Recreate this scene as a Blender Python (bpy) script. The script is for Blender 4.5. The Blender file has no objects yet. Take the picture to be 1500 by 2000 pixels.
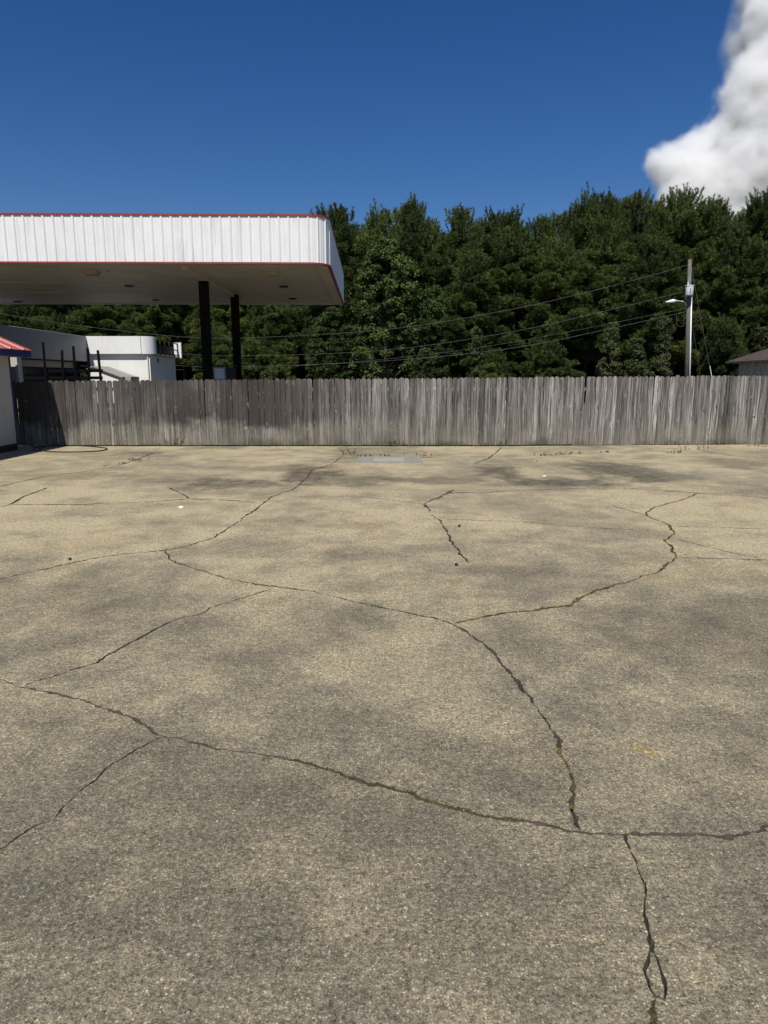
import bpy, math, random
import numpy as np
from mathutils import Vector, noise as mnoise
from mathutils.geometry import delaunay_2d_cdt

random.seed(7)
rng = np.random.default_rng(7)
R = math.radians
scene = bpy.context.scene
C = scene.collection

# ------------------------------------------------------------------ camera
F, PX, PY, HOR = 1350.0, 750.0, 1000.0, 739.0
EYE = 1.78
PITCH = math.atan((PY - HOR) / F)
cam_data = bpy.data.cameras.new('camera')
cam = bpy.data.objects.new('camera', cam_data)
C.objects.link(cam)
cam.location = (0, 0, EYE)
cam.rotation_euler = (math.pi / 2 - PITCH, 0, 0)
cam_data.sensor_fit = 'VERTICAL'
cam_data.sensor_height = 24.0
cam_data.lens = F / 2000.0 * 24.0
cam_data.clip_end = 6000
cam_data.clip_start = 0.05
scene.camera = cam

# ------------------------------------------------------------------ sky, sun, exposure
SUN_EL, SUN_AZ = R(54), R(193)        # azimuth from +Y (view direction), clockwise: behind the camera, a little to the left
world = bpy.data.worlds.new('World')
scene.world = world
world.use_nodes = True
wn = world.node_tree
bg = wn.nodes['Background']
sky = wn.nodes.new('ShaderNodeTexSky')
sky.sky_type = 'NISHITA'
sky.sun_disc = False
sky.sun_elevation = SUN_EL
sky.sun_rotation = SUN_AZ
sky.altitude = 300
sky.air_density = 1.0
sky.dust_density = 0.0
sky.ozone_density = 3.2
hs = wn.nodes.new('ShaderNodeHueSaturation')
hs.inputs['Saturation'].default_value = 1.33      # the deep, clean blue of the photograph's sky
hs.inputs['Hue'].default_value = 0.512
wn.links.new(sky.outputs[0], hs.inputs['Color'])
wn.links.new(hs.outputs[0], bg.inputs[0])
bg.inputs[1].default_value = 0.070
sun_d = bpy.data.lights.new('sun', 'SUN')
sun = bpy.data.objects.new('sun', sun_d)
C.objects.link(sun)
sun_d.energy = 5.0
sun_d.angle = R(0.53)
sun_d.color = (1.0, 0.95, 0.87)
to_sun = Vector((math.sin(SUN_AZ) * math.cos(SUN_EL), math.cos(SUN_AZ) * math.cos(SUN_EL), math.sin(SUN_EL)))
sun.rotation_euler = to_sun.to_track_quat('Z', 'Y').to_euler()
sun.location = (-5, -20, 40)
scene.view_settings.view_transform = 'Standard'
scene.view_settings.look = 'None'
scene.view_settings.exposure = 0.08
scene.view_settings.gamma = 1.0
scene.cycles.max_bounces = 8
scene.cycles.diffuse_bounces = 3
scene.cycles.glossy_bounces = 2
scene.cycles.transmission_bounces = 3
scene.cycles.volume_bounces = 8
scene.cycles.use_denoising = True

# ------------------------------------------------------------------ helpers
def ray(px, py):
    u, v = (px - PX) / F, (PY - py) / F
    c, s = math.cos(PITCH), math.sin(PITCH)
    return Vector((u, c + v * s, -s + v * c))
def at(px, py, Y):
    d = ray(px, py)
    return Vector((0, 0, EYE)) + d * (Y / d.y)
def gp(px, py, z=0.0):
    d = ray(px, py)
    return Vector((0, 0, EYE)) + d * ((z - EYE) / d.z)

def tag(o, label=None, cat=None, group=None, kind=None):
    if label: o['label'] = label
    if cat: o['category'] = cat
    if group: o['group'] = group
    if kind: o['kind'] = kind
    return o
def empty(name, loc, label=None, cat=None, group=None, kind=None):
    o = bpy.data.objects.new(name, None)
    C.objects.link(o)
    o.location = loc
    o.empty_display_size = 0.2
    return tag(o, label, cat, group, kind)
def wloc(o):
    v = Vector((0, 0, 0))
    while o is not None:
        v = v + Vector(o.location); o = o.parent
    return v
def link(name, me, mat, parent=None):
    o = bpy.data.objects.new(name, me)
    C.objects.link(o)
    if mat is not None and len(me.materials) == 0:
        me.materials.append(mat)
    if parent is not None:
        o.parent = parent
    return o
def mesh(name, verts, faces, smooth=False):
    me = bpy.data.meshes.new(name)
    me.from_pydata([tuple(v) for v in verts], [], faces)
    me.update()
    if smooth:
        me.polygons.foreach_set('use_smooth', [True] * len(me.polygons))
    return me
def trimesh(name, V, T):
    """V (n,3) float array, T (m,3) int array"""
    me = bpy.data.meshes.new(name)
    V = np.asarray(V, np.float32); T = np.asarray(T, np.int32)
    me.vertices.add(len(V)); me.vertices.foreach_set('co', V.ravel())
    me.loops.add(T.size); me.loops.foreach_set('vertex_index', T.ravel())
    me.polygons.add(len(T)); me.polygons.foreach_set('loop_start', np.arange(0, T.size, 3, dtype=np.int32))
    me.update(calc_edges=True); me.validate()
    return me

class MB:
    """collects shapes in world coordinates, builds ONE mesh object"""
    def __init__(s): s.v, s.f = [], []
    def add(s, verts, faces):
        b = len(s.v); s.v += [Vector(v) for v in verts]; s.f += [tuple(i + b for i in f) for f in faces]; return s
    def box(s, x0, x1, y0, y1, z0, z1):
        v = [(x0,y0,z0),(x1,y0,z0),(x1,y1,z0),(x0,y1,z0),(x0,y0,z1),(x1,y0,z1),(x1,y1,z1),(x0,y1,z1)]
        return s.add(v, [(3,2,1,0),(4,5,6,7),(0,1,5,4),(1,2,6,5),(2,3,7,6),(3,0,4,7)])
    def bbox(s, x0, x1, y0, y1, z0, z1, b=0.01):
        """box with chamfered edges"""
        xs, ys, zs = (x0, x1), (y0, y1), (z0, z1)
        import bmesh
        bm = bmesh.new(); bmesh.ops.create_cube(bm, size=1)
        for v in bm.verts:
            v.co = Vector(((x0+x1)/2 + v.co.x*(x1-x0), (y0+y1)/2 + v.co.y*(y1-y0), (z0+z1)/2 + v.co.z*(z1-z0)))
        bmesh.ops.bevel(bm, geom=bm.edges[:], offset=b, segments=1, affect='EDGES')
        bm.verts.index_update()
        s.add([v.co.copy() for v in bm.verts], [tuple(v.index for v in f.verts) for f in bm.faces]); bm.free(); return s
    def prism(s, poly, axis, a, b):
        """poly: list of 2-D points; extruded along axis from a to b"""
        n = len(poly)
        def P(p, t):
            return {'y': (p[0], t, p[1]), 'x': (t, p[0], p[1]), 'z': (p[0], p[1], t)}[axis]
        v = [P(p, a) for p in poly] + [P(p, b) for p in poly]
        f = [tuple(range(n)), tuple(range(2*n-1, n-1, -1))] + [(i, i+n, (i+1) % n + n, (i+1) % n) for i in range(n)]
        return s.add(v, f)
    def tube(s, pts, rad, n=8, cap=True):
        pts = [Vector(p) for p in pts]
        if not hasattr(rad, '__len__'): rad = [rad] * len(pts)
        b = len(s.v); up = Vector((0, 0, 1))
        for i, p in enumerate(pts):
            t = (pts[min(i+1, len(pts)-1)] - pts[max(i-1, 0)]).normalized()
            a = t.cross(up if abs(t.z) < 0.95 else Vector((1, 0, 0))).normalized(); c = t.cross(a)
            for k in range(n):
                an = 2*math.pi*k/n
                s.v.append(p + (a*math.cos(an) + c*math.sin(an))*rad[i])
        for i in range(len(pts)-1):
            for k in range(n):
                k2 = (k+1) % n
                s.f.append((b+i*n+k, b+i*n+k2, b+(i+1)*n+k2, b+(i+1)*n+k))
        if cap:
            s.f.append(tuple(b+k for k in range(n-1, -1, -1))); e = b+(len(pts)-1)*n
            s.f.append(tuple(e+k for k in range(n)))
        return s
    def build(s, name, mat, parent=None, smooth=False):
        off = wloc(parent) if parent is not None else Vector((0, 0, 0))
        me = mesh(name, [v - off for v in s.v], s.f, smooth)
        import bmesh
        bm = bmesh.new(); bm.from_mesh(me); bmesh.ops.recalc_face_normals(bm, faces=bm.faces); bm.to_mesh(me); bm.free()
        return link(name, me, mat, parent)

# ------------------------------------------------------------------ materials
def new_mat(name):
    m = bpy.data.materials.new(name); m.use_nodes = True
    nt = m.node_tree
    return m, nt, nt.nodes['Principled BSDF']
class NT:
    def __init__(s, nt): s.nt = nt
    def n(s, t, **kw):
        nd = s.nt.nodes.new(t)
        for k, v in kw.items(): setattr(nd, k, v)
        return nd
    def l(s, a, b): s.nt.links.new(a, b)
    def noise(s, vec, scale, detail=4, rough=0.55, dist=0.0):
        nd = s.n('ShaderNodeTexNoise'); nd.inputs['Scale'].default_value = scale
        nd.inputs['Detail'].default_value = detail; nd.inputs['Roughness'].default_value = rough
        nd.inputs['Distortion'].default_value = dist
        if vec is not None: s.l(vec, nd.inputs['Vector'])
        return nd.outputs['Fac']
    def ramp(s, fac, stops, interp='LINEAR'):
        nd = s.n('ShaderNodeValToRGB'); cr = nd.color_ramp; cr.interpolation = interp
        while len(cr.elements) < len(stops): cr.elements.new(0.5)
        for e, (p, c) in zip(cr.elements, stops):
            e.position = p; e.color = (*c, 1) if hasattr(c, '__len__') else (c, c, c, 1)
        s.l(fac, nd.inputs[0]); return nd.outputs[0]
    def mix(s, fac, a, b, mode='MIX'):
        nd = s.n('ShaderNodeMix', data_type='RGBA', blend_type=mode)
        for sock, val in ((nd.inputs[0], fac), (nd.inputs[6], a), (nd.inputs[7], b)):
            if hasattr(val, 'links') or isinstance(val, bpy.types.NodeSocket): s.l(val, sock)
            elif hasattr(val, '__len__'): sock.default_value = (*val, 1)
            else: sock.default_value = val
        return nd.outputs[2]
    def math(s, op, a, b=None, c=None, clamp=False):
        nd = s.n('ShaderNodeMath', operation=op, use_clamp=clamp)
        for i, v in enumerate((a, b, c)):
            if v is None: continue
            if isinstance(v, bpy.types.NodeSocket): s.l(v, nd.inputs[i])
            else: nd.inputs[i].default_value = v
        return nd.outputs[0]
    def mapping(s, vec, scale=(1,1,1), loc=(0,0,0), rot=(0,0,0)):
        nd = s.n('ShaderNodeMapping'); s.l(vec, nd.inputs[0])
        nd.inputs['Scale'].default_value = scale; nd.inputs['Location'].default_value = loc; nd.inputs['Rotation'].default_value = rot
        return nd.outputs[0]
    def bump(s, h, strength, dist, bsdf, prev=None):
        nd = s.n('ShaderNodeBump'); nd.inputs['Strength'].default_value = strength; nd.inputs['Distance'].default_value = dist
        s.l(h, nd.inputs['Height'])
        if prev is not None: s.l(prev, nd.inputs['Normal'])
        s.l(nd.outputs[0], bsdf.inputs['Normal']); return nd.outputs[0]

def simple_mat(name, col, rough=0.6, var=0.15, scale=3.0, metallic=0.0, dirt=None, bump=0.0, spec=0.5):
    """painted / plain surface with soft uneven wear"""
    m, nt, b = new_mat(name); t = NT(nt)
    pos = t.n('ShaderNodeNewGeometry').outputs['Position']
    n1 = t.noise(pos, scale, 6, 0.6); n2 = t.noise(pos, scale * 9, 3)
    c = t.mix(t.ramp(n1, [(0.3, 0.0), (0.7, 1.0)]), tuple(x * (1 - var) for x in col), tuple(min(1, x * (1 + var * 0.5)) for x in col))
    if dirt:
        st = t.noise(t.mapping(pos, (6, 6, 0.5)), 1.0, 5, 0.6)
        c = t.mix(t.ramp(st, [(0.52, 0.0), (0.75, dirt[3])]), c, dirt[:3])
    t.l(c, b.inputs['Base Color'])
    r = t.n('ShaderNodeMapRange'); t.l(n2, r.inputs[0]); r.inputs[3].default_value = rough - 0.1; r.inputs[4].default_value = min(1, rough + 0.1)
    t.l(r.outputs[0], b.inputs['Roughness'])
    b.inputs['Metallic'].default_value = metallic
    b.inputs['Specular IOR Level'].default_value = spec
    if bump: t.bump(n2, bump, 0.01, b)
    return m

def foliage_mat(name, dark, light, trans=0.25, dry=None):
    m, nt, b = new_mat(name); t = NT(nt)
    pos = t.n('ShaderNodeNewGeometry').outputs['Position']
    obi = t.n('ShaderNodeObjectInfo').outputs['Random']
    n1 = t.noise(pos, 0.45, 3); n2 = t.noise(pos, 5.0, 2)
    f = t.math('ADD', t.math('MULTIPLY', n1, 0.55), t.math('MULTIPLY', n2, 0.45))
    f = t.math('ADD', f, t.math('MULTIPLY', t.math('SUBTRACT', obi, 0.5), 0.16))
    c = t.ramp(f, [(0.36, dark), (0.64, light)])
    if dry:
        c = t.mix(t.ramp(t.noise(pos, 2.3, 3), [(0.66, 0.0), (0.74, 0.7)]), c, dry)
    t.l(c, b.inputs['Base Color'])
    b.inputs['Roughness'].default_value = 0.6
    b.inputs['Specular IOR Level'].default_value = 0.25
    tr = t.n('ShaderNodeBsdfTranslucent'); t.l(c, tr.inputs[0])
    mx = t.n('ShaderNodeMixShader'); mx.inputs[0].default_value = trans
    t.l(b.outputs[0], mx.inputs[1]); t.l(tr.outputs[0], mx.inputs[2])
    t.l(mx.outputs[0], nt.nodes['Material Output'].inputs[0])
    return m

# concrete ---------------------------------------------------------
STAINS = []   # (x, y, rx, ry, rot, strength) filled below from the stains on the lot
def stain(px, py, rpx, rpy, k, rot=0.0):
    c = gp(px, py); a = gp(px + rpx, py); b0 = gp(px, py - rpy); b1 = gp(px, py + rpy)
    STAINS.append((c.x, (b0.y + b1.y) / 2, abs(a.x - c.x), abs(b0.y - b1.y) / 2, rot, min(1.0, k * 1.25) if py < 1000 else k * .6))
for s in [(600, 928, 60, 22, 1.0), (450, 945, 130, 14, .75), (690, 938, 110, 9, .6), (985, 925, 55, 18, 1.0), (1080, 943, 140, 9, 1.0),
          (1230, 925, 110, 22, .85), (850, 940, 130, 9, .5), (330, 1015, 120, 10, .35), (1330, 1240, 190, 60, .65), (1450, 905, 80, 12, .5),
          (1040, 1130, 90, 22, .45), (620, 1240, 180, 60, .35), (950, 1470, 170, 70, .5), (640, 1640, 380, 130, .5), (1400, 1480, 120, 60, .4),
          (350, 1750, 420, 190, .4), (1000, 1800, 300, 130, .35), (150, 1180, 190, 40, .4), (430, 873, 60, 4, .5), (280, 884, 50, 4, .6), (110, 930, 130, 8, .35)]:
    stain(*s)
def concrete_mat():
    m, nt, b = new_mat('weathered_concrete'); t = NT(nt)
    pos = t.n('ShaderNodeNewGeometry').outputs['Position']
    warp = t.n('ShaderNodeVectorMath', operation='ADD'); t.l(pos, warp.inputs[0])
    wn_ = t.n('ShaderNodeTexNoise'); wn_.inputs['Scale'].default_value = 0.9; wn_.inputs['Detail'].default_value = 5; t.l(pos, wn_.inputs['Vector'])
    wsc = t.n('ShaderNodeVectorMath', operation='MULTIPLY_ADD'); t.l(wn_.outputs['Color'], wsc.inputs[0])
    wsc.inputs[1].default_value = (1.5, 1.5, 0); wsc.inputs[2].default_value = (-0.75, -0.75, 0)
    t.l(wsc.outputs[0], warp.inputs[1]); wp = warp.outputs[0]
    big = t.noise(pos, 0.33, 9, 0.68, 0.4)
    mid = t.noise(pos, 1.7, 9, 0.74)
    patch = t.math('ADD', t.math('MULTIPLY', big, 0.6), t.math('MULTIPLY', mid, 0.4))
    tan, gry, drk = (0.52, 0.455, 0.305), (0.29, 0.262, 0.190), (0.15, 0.136, 0.104)
    col = t.ramp(patch, [(0.385, drk), (0.465, gry), (0.55, tan)])
    # warm sandy staining towards the fence, greyer exposed aggregate near the camera side of the lot
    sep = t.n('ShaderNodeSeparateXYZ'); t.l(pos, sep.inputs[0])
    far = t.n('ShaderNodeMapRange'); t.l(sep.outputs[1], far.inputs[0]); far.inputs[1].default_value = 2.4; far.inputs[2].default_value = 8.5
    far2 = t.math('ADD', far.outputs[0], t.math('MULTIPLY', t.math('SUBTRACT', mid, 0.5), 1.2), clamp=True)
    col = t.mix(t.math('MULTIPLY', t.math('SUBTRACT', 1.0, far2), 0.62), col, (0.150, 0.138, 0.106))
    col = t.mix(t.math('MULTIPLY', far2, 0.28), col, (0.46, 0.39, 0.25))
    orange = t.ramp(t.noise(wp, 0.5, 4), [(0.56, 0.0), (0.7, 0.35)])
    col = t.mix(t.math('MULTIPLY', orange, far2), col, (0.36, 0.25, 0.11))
    # old oil and mildew stains
    edge = t.math('MULTIPLY', t.math('SUBTRACT', t.noise(pos, 2.2, 10, 0.78), 0.5), 2.6)
    acc = None
    for (x, y, rx, ry, rot, k) in STAINS:
        v = t.mapping(wp, (1 / rx, 1 / ry, 0), (-x / rx, -y / ry, 0))
        ln = t.n('ShaderNodeVectorMath', operation='LENGTH'); t.l(v, ln.inputs[0])
        mr = t.n('ShaderNodeMapRange', interpolation_type='SMOOTHSTEP'); t.l(t.math('ADD', ln.outputs['Value'], edge), mr.inputs[0])
        mr.inputs[1].default_value = 1.25; mr.inputs[2].default_value = 0.45; mr.inputs[3].default_value = 0; mr.inputs[4].default_value = k
        acc = mr.outputs[0] if acc is None else t.math('MAXIMUM', acc, mr.outputs[0])
    mott = t.ramp(t.noise(pos, 4.0, 9, 0.78), [(0.32, 0.45), (0.60, 1.1)])
    col = t.mix(t.math('MULTIPLY', t.math('MULTIPLY', acc, mott), 0.86), col, (0.068, 0.061, 0.049))
    # a pale worn streak and a faint yellow paint mark
    for (px, py, rpx, rpy, k, c2) in [(1310, 920, 75, 14, .55, (.36, .36, .30)), (760, 1960, 90, 60, .5, (.34, .33, .28)), (1240, 1427, 60, 9, .55, (.42, .30, .06)), (730, 1024, 60, 7, .5, (.34, .17, .06)), (675, 1135, 40, 5, .35, (.34, .19, .07))]:
        c0 = gp(px, py); rx = abs(gp(px + rpx, py).x - c0.x); ry = abs(gp(px, py - rpy).y - gp(px, py + rpy).y) / 2
        v = t.mapping(wp, (1 / rx, 1 / ry, 0), (-c0.x / rx, -c0.y / ry, 0))
        ln = t.n('ShaderNodeVectorMath', operation='LENGTH'); t.l(v, ln.inputs[0])
        mr = t.n('ShaderNodeMapRange', interpolation_type='SMOOTHSTEP'); t.l(ln.outputs['Value'], mr.inputs[0])
        mr.inputs[1].default_value = 1.3; mr.inputs[2].default_value = 0.2; mr.inputs[3].default_value = 0; mr.inputs[4].default_value = k
        col = t.mix(t.math('MULTIPLY', mr.outputs[0], t.ramp(t.noise(pos, 9.0, 5, 0.7), [(0.42, 0.1), (0.6, 1.0)])), col, c2)
    # exposed aggregate: small pebbles in a darker matrix
    vo = t.n('ShaderNodeTexVoronoi'); vo.inputs['Scale'].default_value = 100; t.l(pos, vo.inputs['Vector'])
    rnd = t.n('ShaderNodeSeparateColor'); t.l(vo.outputs['Color'], rnd.inputs[0])
    peb = t.ramp(vo.outputs['Distance'], [(0.22, 1.0), (0.5, 0.0)])
    pc = t.ramp(rnd.outputs[0], [(0.0, (0.18, 0.17, 0.15)), (0.35, (0.78, 0.76, 0.71)), (0.72, (1.25, 1.2, 1.08)), (0.86, (1.7, 1.62, 1.4)), (1.0, (2.2, 2.05, 1.7))])
    fine = t.ramp(t.noise(pos, 160, 3, 0.7), [(0.32, 0.4), (0.68, 1.6)])
    sp = t.mix(t.math('MULTIPLY', peb, 0.85), (0.72, 0.7, 0.66), pc)
    col = t.mix(0.9, col, sp, 'MULTIPLY'); col = t.mix(0.8, col, fine, 'MULTIPLY')
    grit = t.ramp(t.noise(pos, 62, 4, 0.8), [(0.37, 0.42), (0.5, 1.0), (0.63, 1.55)])
    col = t.mix(0.85, col, grit, 'MULTIPLY')
    col = t.mix(0.85, col, t.ramp(t.noise(pos, 24, 6, 0.8), [(0.38, 0.66), (0.5, 1.0), (0.62, 1.32)]), 'MULTIPLY')
    # a few larger pale stones and dark chips
    v2 = t.n('ShaderNodeTexVoronoi'); v2.inputs['Scale'].default_value = 26; t.l(pos, v2.inputs['Vector'])
    r2 = t.n('ShaderNodeSeparateColor'); t.l(v2.outputs['Color'], r2.inputs[0])
    spot = t.math('MULTIPLY', t.ramp(v2.outputs['Distance'], [(0.13, 1.0), (0.2, 0.0)]), t.ramp(r2.outputs[0], [(0.80, 0.0), (0.82, 1.0)]))
    col = t.mix(t.math('MULTIPLY', spot, 0.75), col, t.ramp(r2.outputs[1], [(0.0, (0.03, 0.03, 0.03)), (0.3, (0.06, 0.055, 0.05)), (0.45, (0.42, 0.36, 0.24)), (0.8, (0.5, 0.45, 0.32)), (1.0, (0.22, 0.1, 0.06))]))
    t.l(col, b.inputs['Base Color'])
    b.inputs['Roughness'].default_value = 0.88; b.inputs['Specular IOR Level'].default_value = 0.3
    h = t.math('ADD', t.math('MULTIPLY', peb, 0.6), t.math('MULTIPLY', t.noise(pos, 140, 3), 0.6))
    nb = t.bump(h, 0.55, 0.004, b)
    t.bump(t.noise(pos, 3.0, 5), 0.25, 0.03, b, nb)
    return m

def wood_mat():
    m, nt, b = new_mat('weathered_fence_wood'); t = NT(nt)
    obc = t.n('ShaderNodeTexCoord').outputs['Object']
    pos = t.n('ShaderNodeNewGeometry').outputs['Position']
    rn = t.n('ShaderNodeObjectInfo').outputs['Random']
    off = t.n('ShaderNodeCombineXYZ'); t.l(t.math('MULTIPLY', rn, 91.0), off.inputs[0]); t.l(t.math('MULTIPLY', rn, 57.0), off.inputs[2])
    vv = t.n('ShaderNodeVectorMath', operation='ADD'); t.l(obc, vv.inputs[0]); t.l(off.outputs[0], vv.inputs[1]); v = vv.outputs[0]
    # knots bend the grain around them
    kv = t.n('ShaderNodeTexVoronoi'); kv.inputs['Scale'].default_value = 1.0; t.l(t.mapping(v, (8.5, 0, 4.6)), kv.inputs['Vector'])
    kd = kv.outputs['Distance']
    kr = t.n('ShaderNodeSeparateColor'); t.l(kv.outputs['Color'], kr.inputs[0])
    kon = t.ramp(kr.outputs[0], [(0.60, 0.0), (0.64, 1.0)])
    bend = t.math('MULTIPLY', t.ramp(kd, [(0.05, 1.0), (0.45, 0.0)]), t.math('MULTIPLY', kon, 0.05))
    gx = t.n('ShaderNodeCombineXYZ'); t.l(bend, gx.inputs[0])
    gv = t.n('ShaderNodeVectorMath', operation='ADD'); t.l(v, gv.inputs[0]); t.l(gx.outputs[0], gv.inputs[1]); g = gv.outputs[0]
    grain = t.noise(t.mapping(g, (105, 40, 2.0)), 1.0, 6, 0.65, 0.6)
    streak = t.noise(t.mapping(g, (22, 8, 0.7)), 1.0, 4, 0.6, 0.3)
    c = t.ramp(grain, [(0.32, (0.045, 0.042, 0.039)), (0.48, (0.185, 0.175, 0.164)), (0.64, (0.40, 0.386, 0.366))])
    c = t.mix(t.ramp(streak, [(0.40, 0.9), (0.56, 0.0)]), c, (0.058, 0.052, 0.047))
    # per-picket tone
    tone = t.ramp(rn, [(0.0, (0.42, 0.41, 0.40)), (0.2, (0.78, 0.77, 0.76)), (0.7, (1.1, 1.08, 1.05)), (1.0, (1.55, 1.55, 1.54))])
    c = t.mix(1.0, c, tone, 'MULTIPLY')
    # long dark mildew along the fence's left run, washed pale foot with green-brown splash
    sep = t.n('ShaderNodeSeparateXYZ'); t.l(pos, sep.inputs[0]); X, Z = sep.outputs[0], sep.outputs[2]
    lf = t.n('ShaderNodeMapRange', interpolation_type='SMOOTHSTEP'); t.l(X, lf.inputs[0]); lf.inputs[1].default_value = 0.5; lf.inputs[2].default_value = -3.5
    ww = t.noise(t.mapping(pos, (0.8, 0.8, 0.9)), 1.0, 5, 0.65)
    dz = t.math('ADD', Z, t.math('MULTIPLY', t.math('SUBTRACT', ww, 0.5), 1.6))
    up = t.n('ShaderNodeMapRange', interpolation_type='SMOOTHSTEP'); t.l(dz, up.inputs[0]); up.inputs[1].default_value = 0.35; up.inputs[2].default_value = 0.8
    patch = t.ramp(t.noise(t.mapping(pos, (0.55, 0.55, 0.4)), 1.0, 4, 0.6), [(0.36, 0.55), (0.55, 1.0)])
    mil = t.math('MULTIPLY', t.math('MULTIPLY', lf.outputs[0], up.outputs[0]), t.math('MULTIPLY', patch, 0.95))
    c = t.mix(mil, c, (0.042, 0.036, 0.032))
    ft = t.n('ShaderNodeMapRange', interpolation_type='SMOOTHSTEP'); t.l(dz, ft.inputs[0]); ft.inputs[1].default_value = 0.75; ft.inputs[2].default_value = 0.2
    c = t.mix(t.math('MULTIPLY', ft.outputs[0], 0.4), c, t.ramp(t.noise(pos, 2.2, 4), [(0.4, (0.25, 0.22, 0.17)), (0.6, (0.16, 0.155, 0.11))]))
    sp = t.n('ShaderNodeMapRange', interpolation_type='SMOOTHSTEP'); t.l(dz, sp.inputs[0]); sp.inputs[1].default_value = 0.16; sp.inputs[2].default_value = -0.15
    c = t.mix(t.math('MULTIPLY', sp.outputs[0], 0.7), c, (0.055, 0.055, 0.035))
    # knots: dark heart with a pale ring
    ring = t.math('MULTIPLY', t.ramp(kd, [(0.11, 0.0), (0.15, 1.0), (0.24, 0.0)]), kon)
    c = t.mix(t.math('MULTIPLY', ring, 0.4), c, (0.40, 0.37, 0.33))
    heart = t.math('MULTIPLY', t.ramp(kd, [(0.07, 1.0), (0.12, 0.0)]), kon)
    c = t.mix(t.math('MULTIPLY', heart, 0.85), c, (0.035, 0.028, 0.022))
    t.l(c, b.inputs['Base Color']); b.inputs['Roughness'].default_value = 0.85; b.inputs['Specular IOR Level'].default_value = 0.25
    t.bump(grain, 0.5, 0.006, b)
    return m

def mossy_mat():
    m, nt, b = new_mat('crack_moss'); t = NT(nt)
    pos = t.n('ShaderNodeNewGeometry').outputs['Position']
    c = t.ramp(t.noise(pos, 9, 5, 0.7), [(0.3, (0.03, 0.026, 0.016)), (0.5, (0.062, 0.056, 0.02)), (0.64, (0.17, 0.155, 0.03))])
    c = t.mix(t.ramp(t.noise(pos, 150, 2), [(0.3, 0.6), (0.7, 0.0)]), c, (0.015, 0.015, 0.008))
    t.l(c, b.inputs['Base Color']); b.inputs['Roughness'].default_value = 0.95
    t.bump(t.noise(pos, 260, 3), 0.8, 0.004, b)
    return m

M = {}
def grit_mat():
    m, nt, b = new_mat('grit_stones'); t = NT(nt)
    rn = t.n('ShaderNodeNewGeometry').outputs['Random Per Island']
    t.l(t.ramp(rn, [(0.0, (0.04, 0.038, 0.035)), (0.25, (0.14, 0.12, 0.09)), (0.55, (0.30, 0.26, 0.18)), (0.85, (0.45, 0.41, 0.31)), (1.0, (0.20, 0.10, 0.06))]), b.inputs['Base Color'])
    b.inputs['Roughness'].default_value = 0.8
    return m
M['grit'] = grit_mat()
M['concrete'] = concrete_mat()
M['wood'] = wood_mat()
M['moss'] = mossy_mat()
M['crack'] = simple_mat('crack_dirt', (0.075, 0.064, 0.048), 0.95, 0.6, 14, bump=0.5)
M['asphalt'] = simple_mat('old_forecourt', (0.10, 0.088, 0.066), 0.9, 0.3, 1.0, bump=0.3)
M['lid'] = simple_mat('pale_lid', (0.32, 0.31, 0.27), 0.8, 0.2, 5, bump=0.3)
M['patch'] = simple_mat('grey_concrete', (0.25, 0.24, 0.20), 0.85, 0.2, 4, bump=0.3)
M['white_metal'] = simple_mat('white_ribbed_metal', (0.74, 0.75, 0.74), 0.42, 0.05, 1.5, dirt=(0.47, 0.45, 0.40, 0.5))
M['red_trim'] = simple_mat('red_trim', (0.24, 0.035, 0.032), 0.5, 0.2, 2)
M['soffit'] = simple_mat('soffit_paint', (0.60, 0.54, 0.44), 0.55, 0.15, 0.7, dirt=(0.3, 0.26, 0.2, 0.3))
M['brown_col'] = simple_mat('dark_brown_paint', (0.010, 0.006, 0.004), 0.75, 0.3, 2, spec=0.12)
M['fixture'] = simple_mat('fixture_lens', (0.42, 0.36, 0.25), 0.4, 0.2, 6)
M['lens_brown'] = simple_mat('yellowed_lens', (0.16, 0.12, 0.06), 0.4, 0.2, 6)
M['fixture_frame'] = simple_mat('fixture_frame', (0.45, 0.40, 0.30), 0.5, 0.2, 6)
M['dark'] = simple_mat('dark_metal', (0.011, 0.010, 0.009), 0.5, 0.3, 4)
M['dark_red'] = simple_mat('rusty_steel', (0.06, 0.028, 0.022), 0.6, 0.4, 6)
M['white_wall'] = simple_mat('white_painted_wall', (0.72, 0.72, 0.70), 0.7, 0.06, 1.2, dirt=(0.5, 0.48, 0.42, 0.35), bump=0.1)
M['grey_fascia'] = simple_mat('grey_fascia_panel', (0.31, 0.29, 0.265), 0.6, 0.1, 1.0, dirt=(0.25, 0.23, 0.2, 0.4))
M['cream_wall'] = simple_mat('cream_stucco', (0.46, 0.44, 0.40), 0.8, 0.1, 2.0, dirt=(0.25, 0.23, 0.19, 0.5), bump=0.3)
M['blue'] = simple_mat('blue_fascia', (0.014, 0.025, 0.13), 0.45, 0.2, 3)
M['red_roof'] = simple_mat('faded_red_metal', (0.42, 0.09, 0.07), 0.45, 0.12, 2)
M['glass'] = simple_mat('dark_glass', (0.01, 0.012, 0.016), 0.08, 0.1, 2)
M['pole'] = simple_mat('grey_pole_wood', (0.13, 0.12, 0.105), 0.85, 0.3, 5, dirt=(0.1, 0.09, 0.08, 0.6))
M['galv'] = simple_mat('pale_grey_metal', (0.62, 0.66, 0.68), 0.4, 0.1, 4)
M['conduit'] = simple_mat('white_conduit', (0.78, 0.80, 0.80), 0.45, 0.05, 3)
M['wire'] = simple_mat('weathered_wire', (0.12, 0.12, 0.115), 0.5, 0.1, 4)
M['shingle'] = simple_mat('brown_shingle', (0.088, 0.068, 0.058), 0.85, 0.3, 3, bump=0.4)
M['pale_siding'] = simple_mat('pale_grey_brick', (0.38, 0.40, 0.37), 0.8, 0.1, 2)
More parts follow.
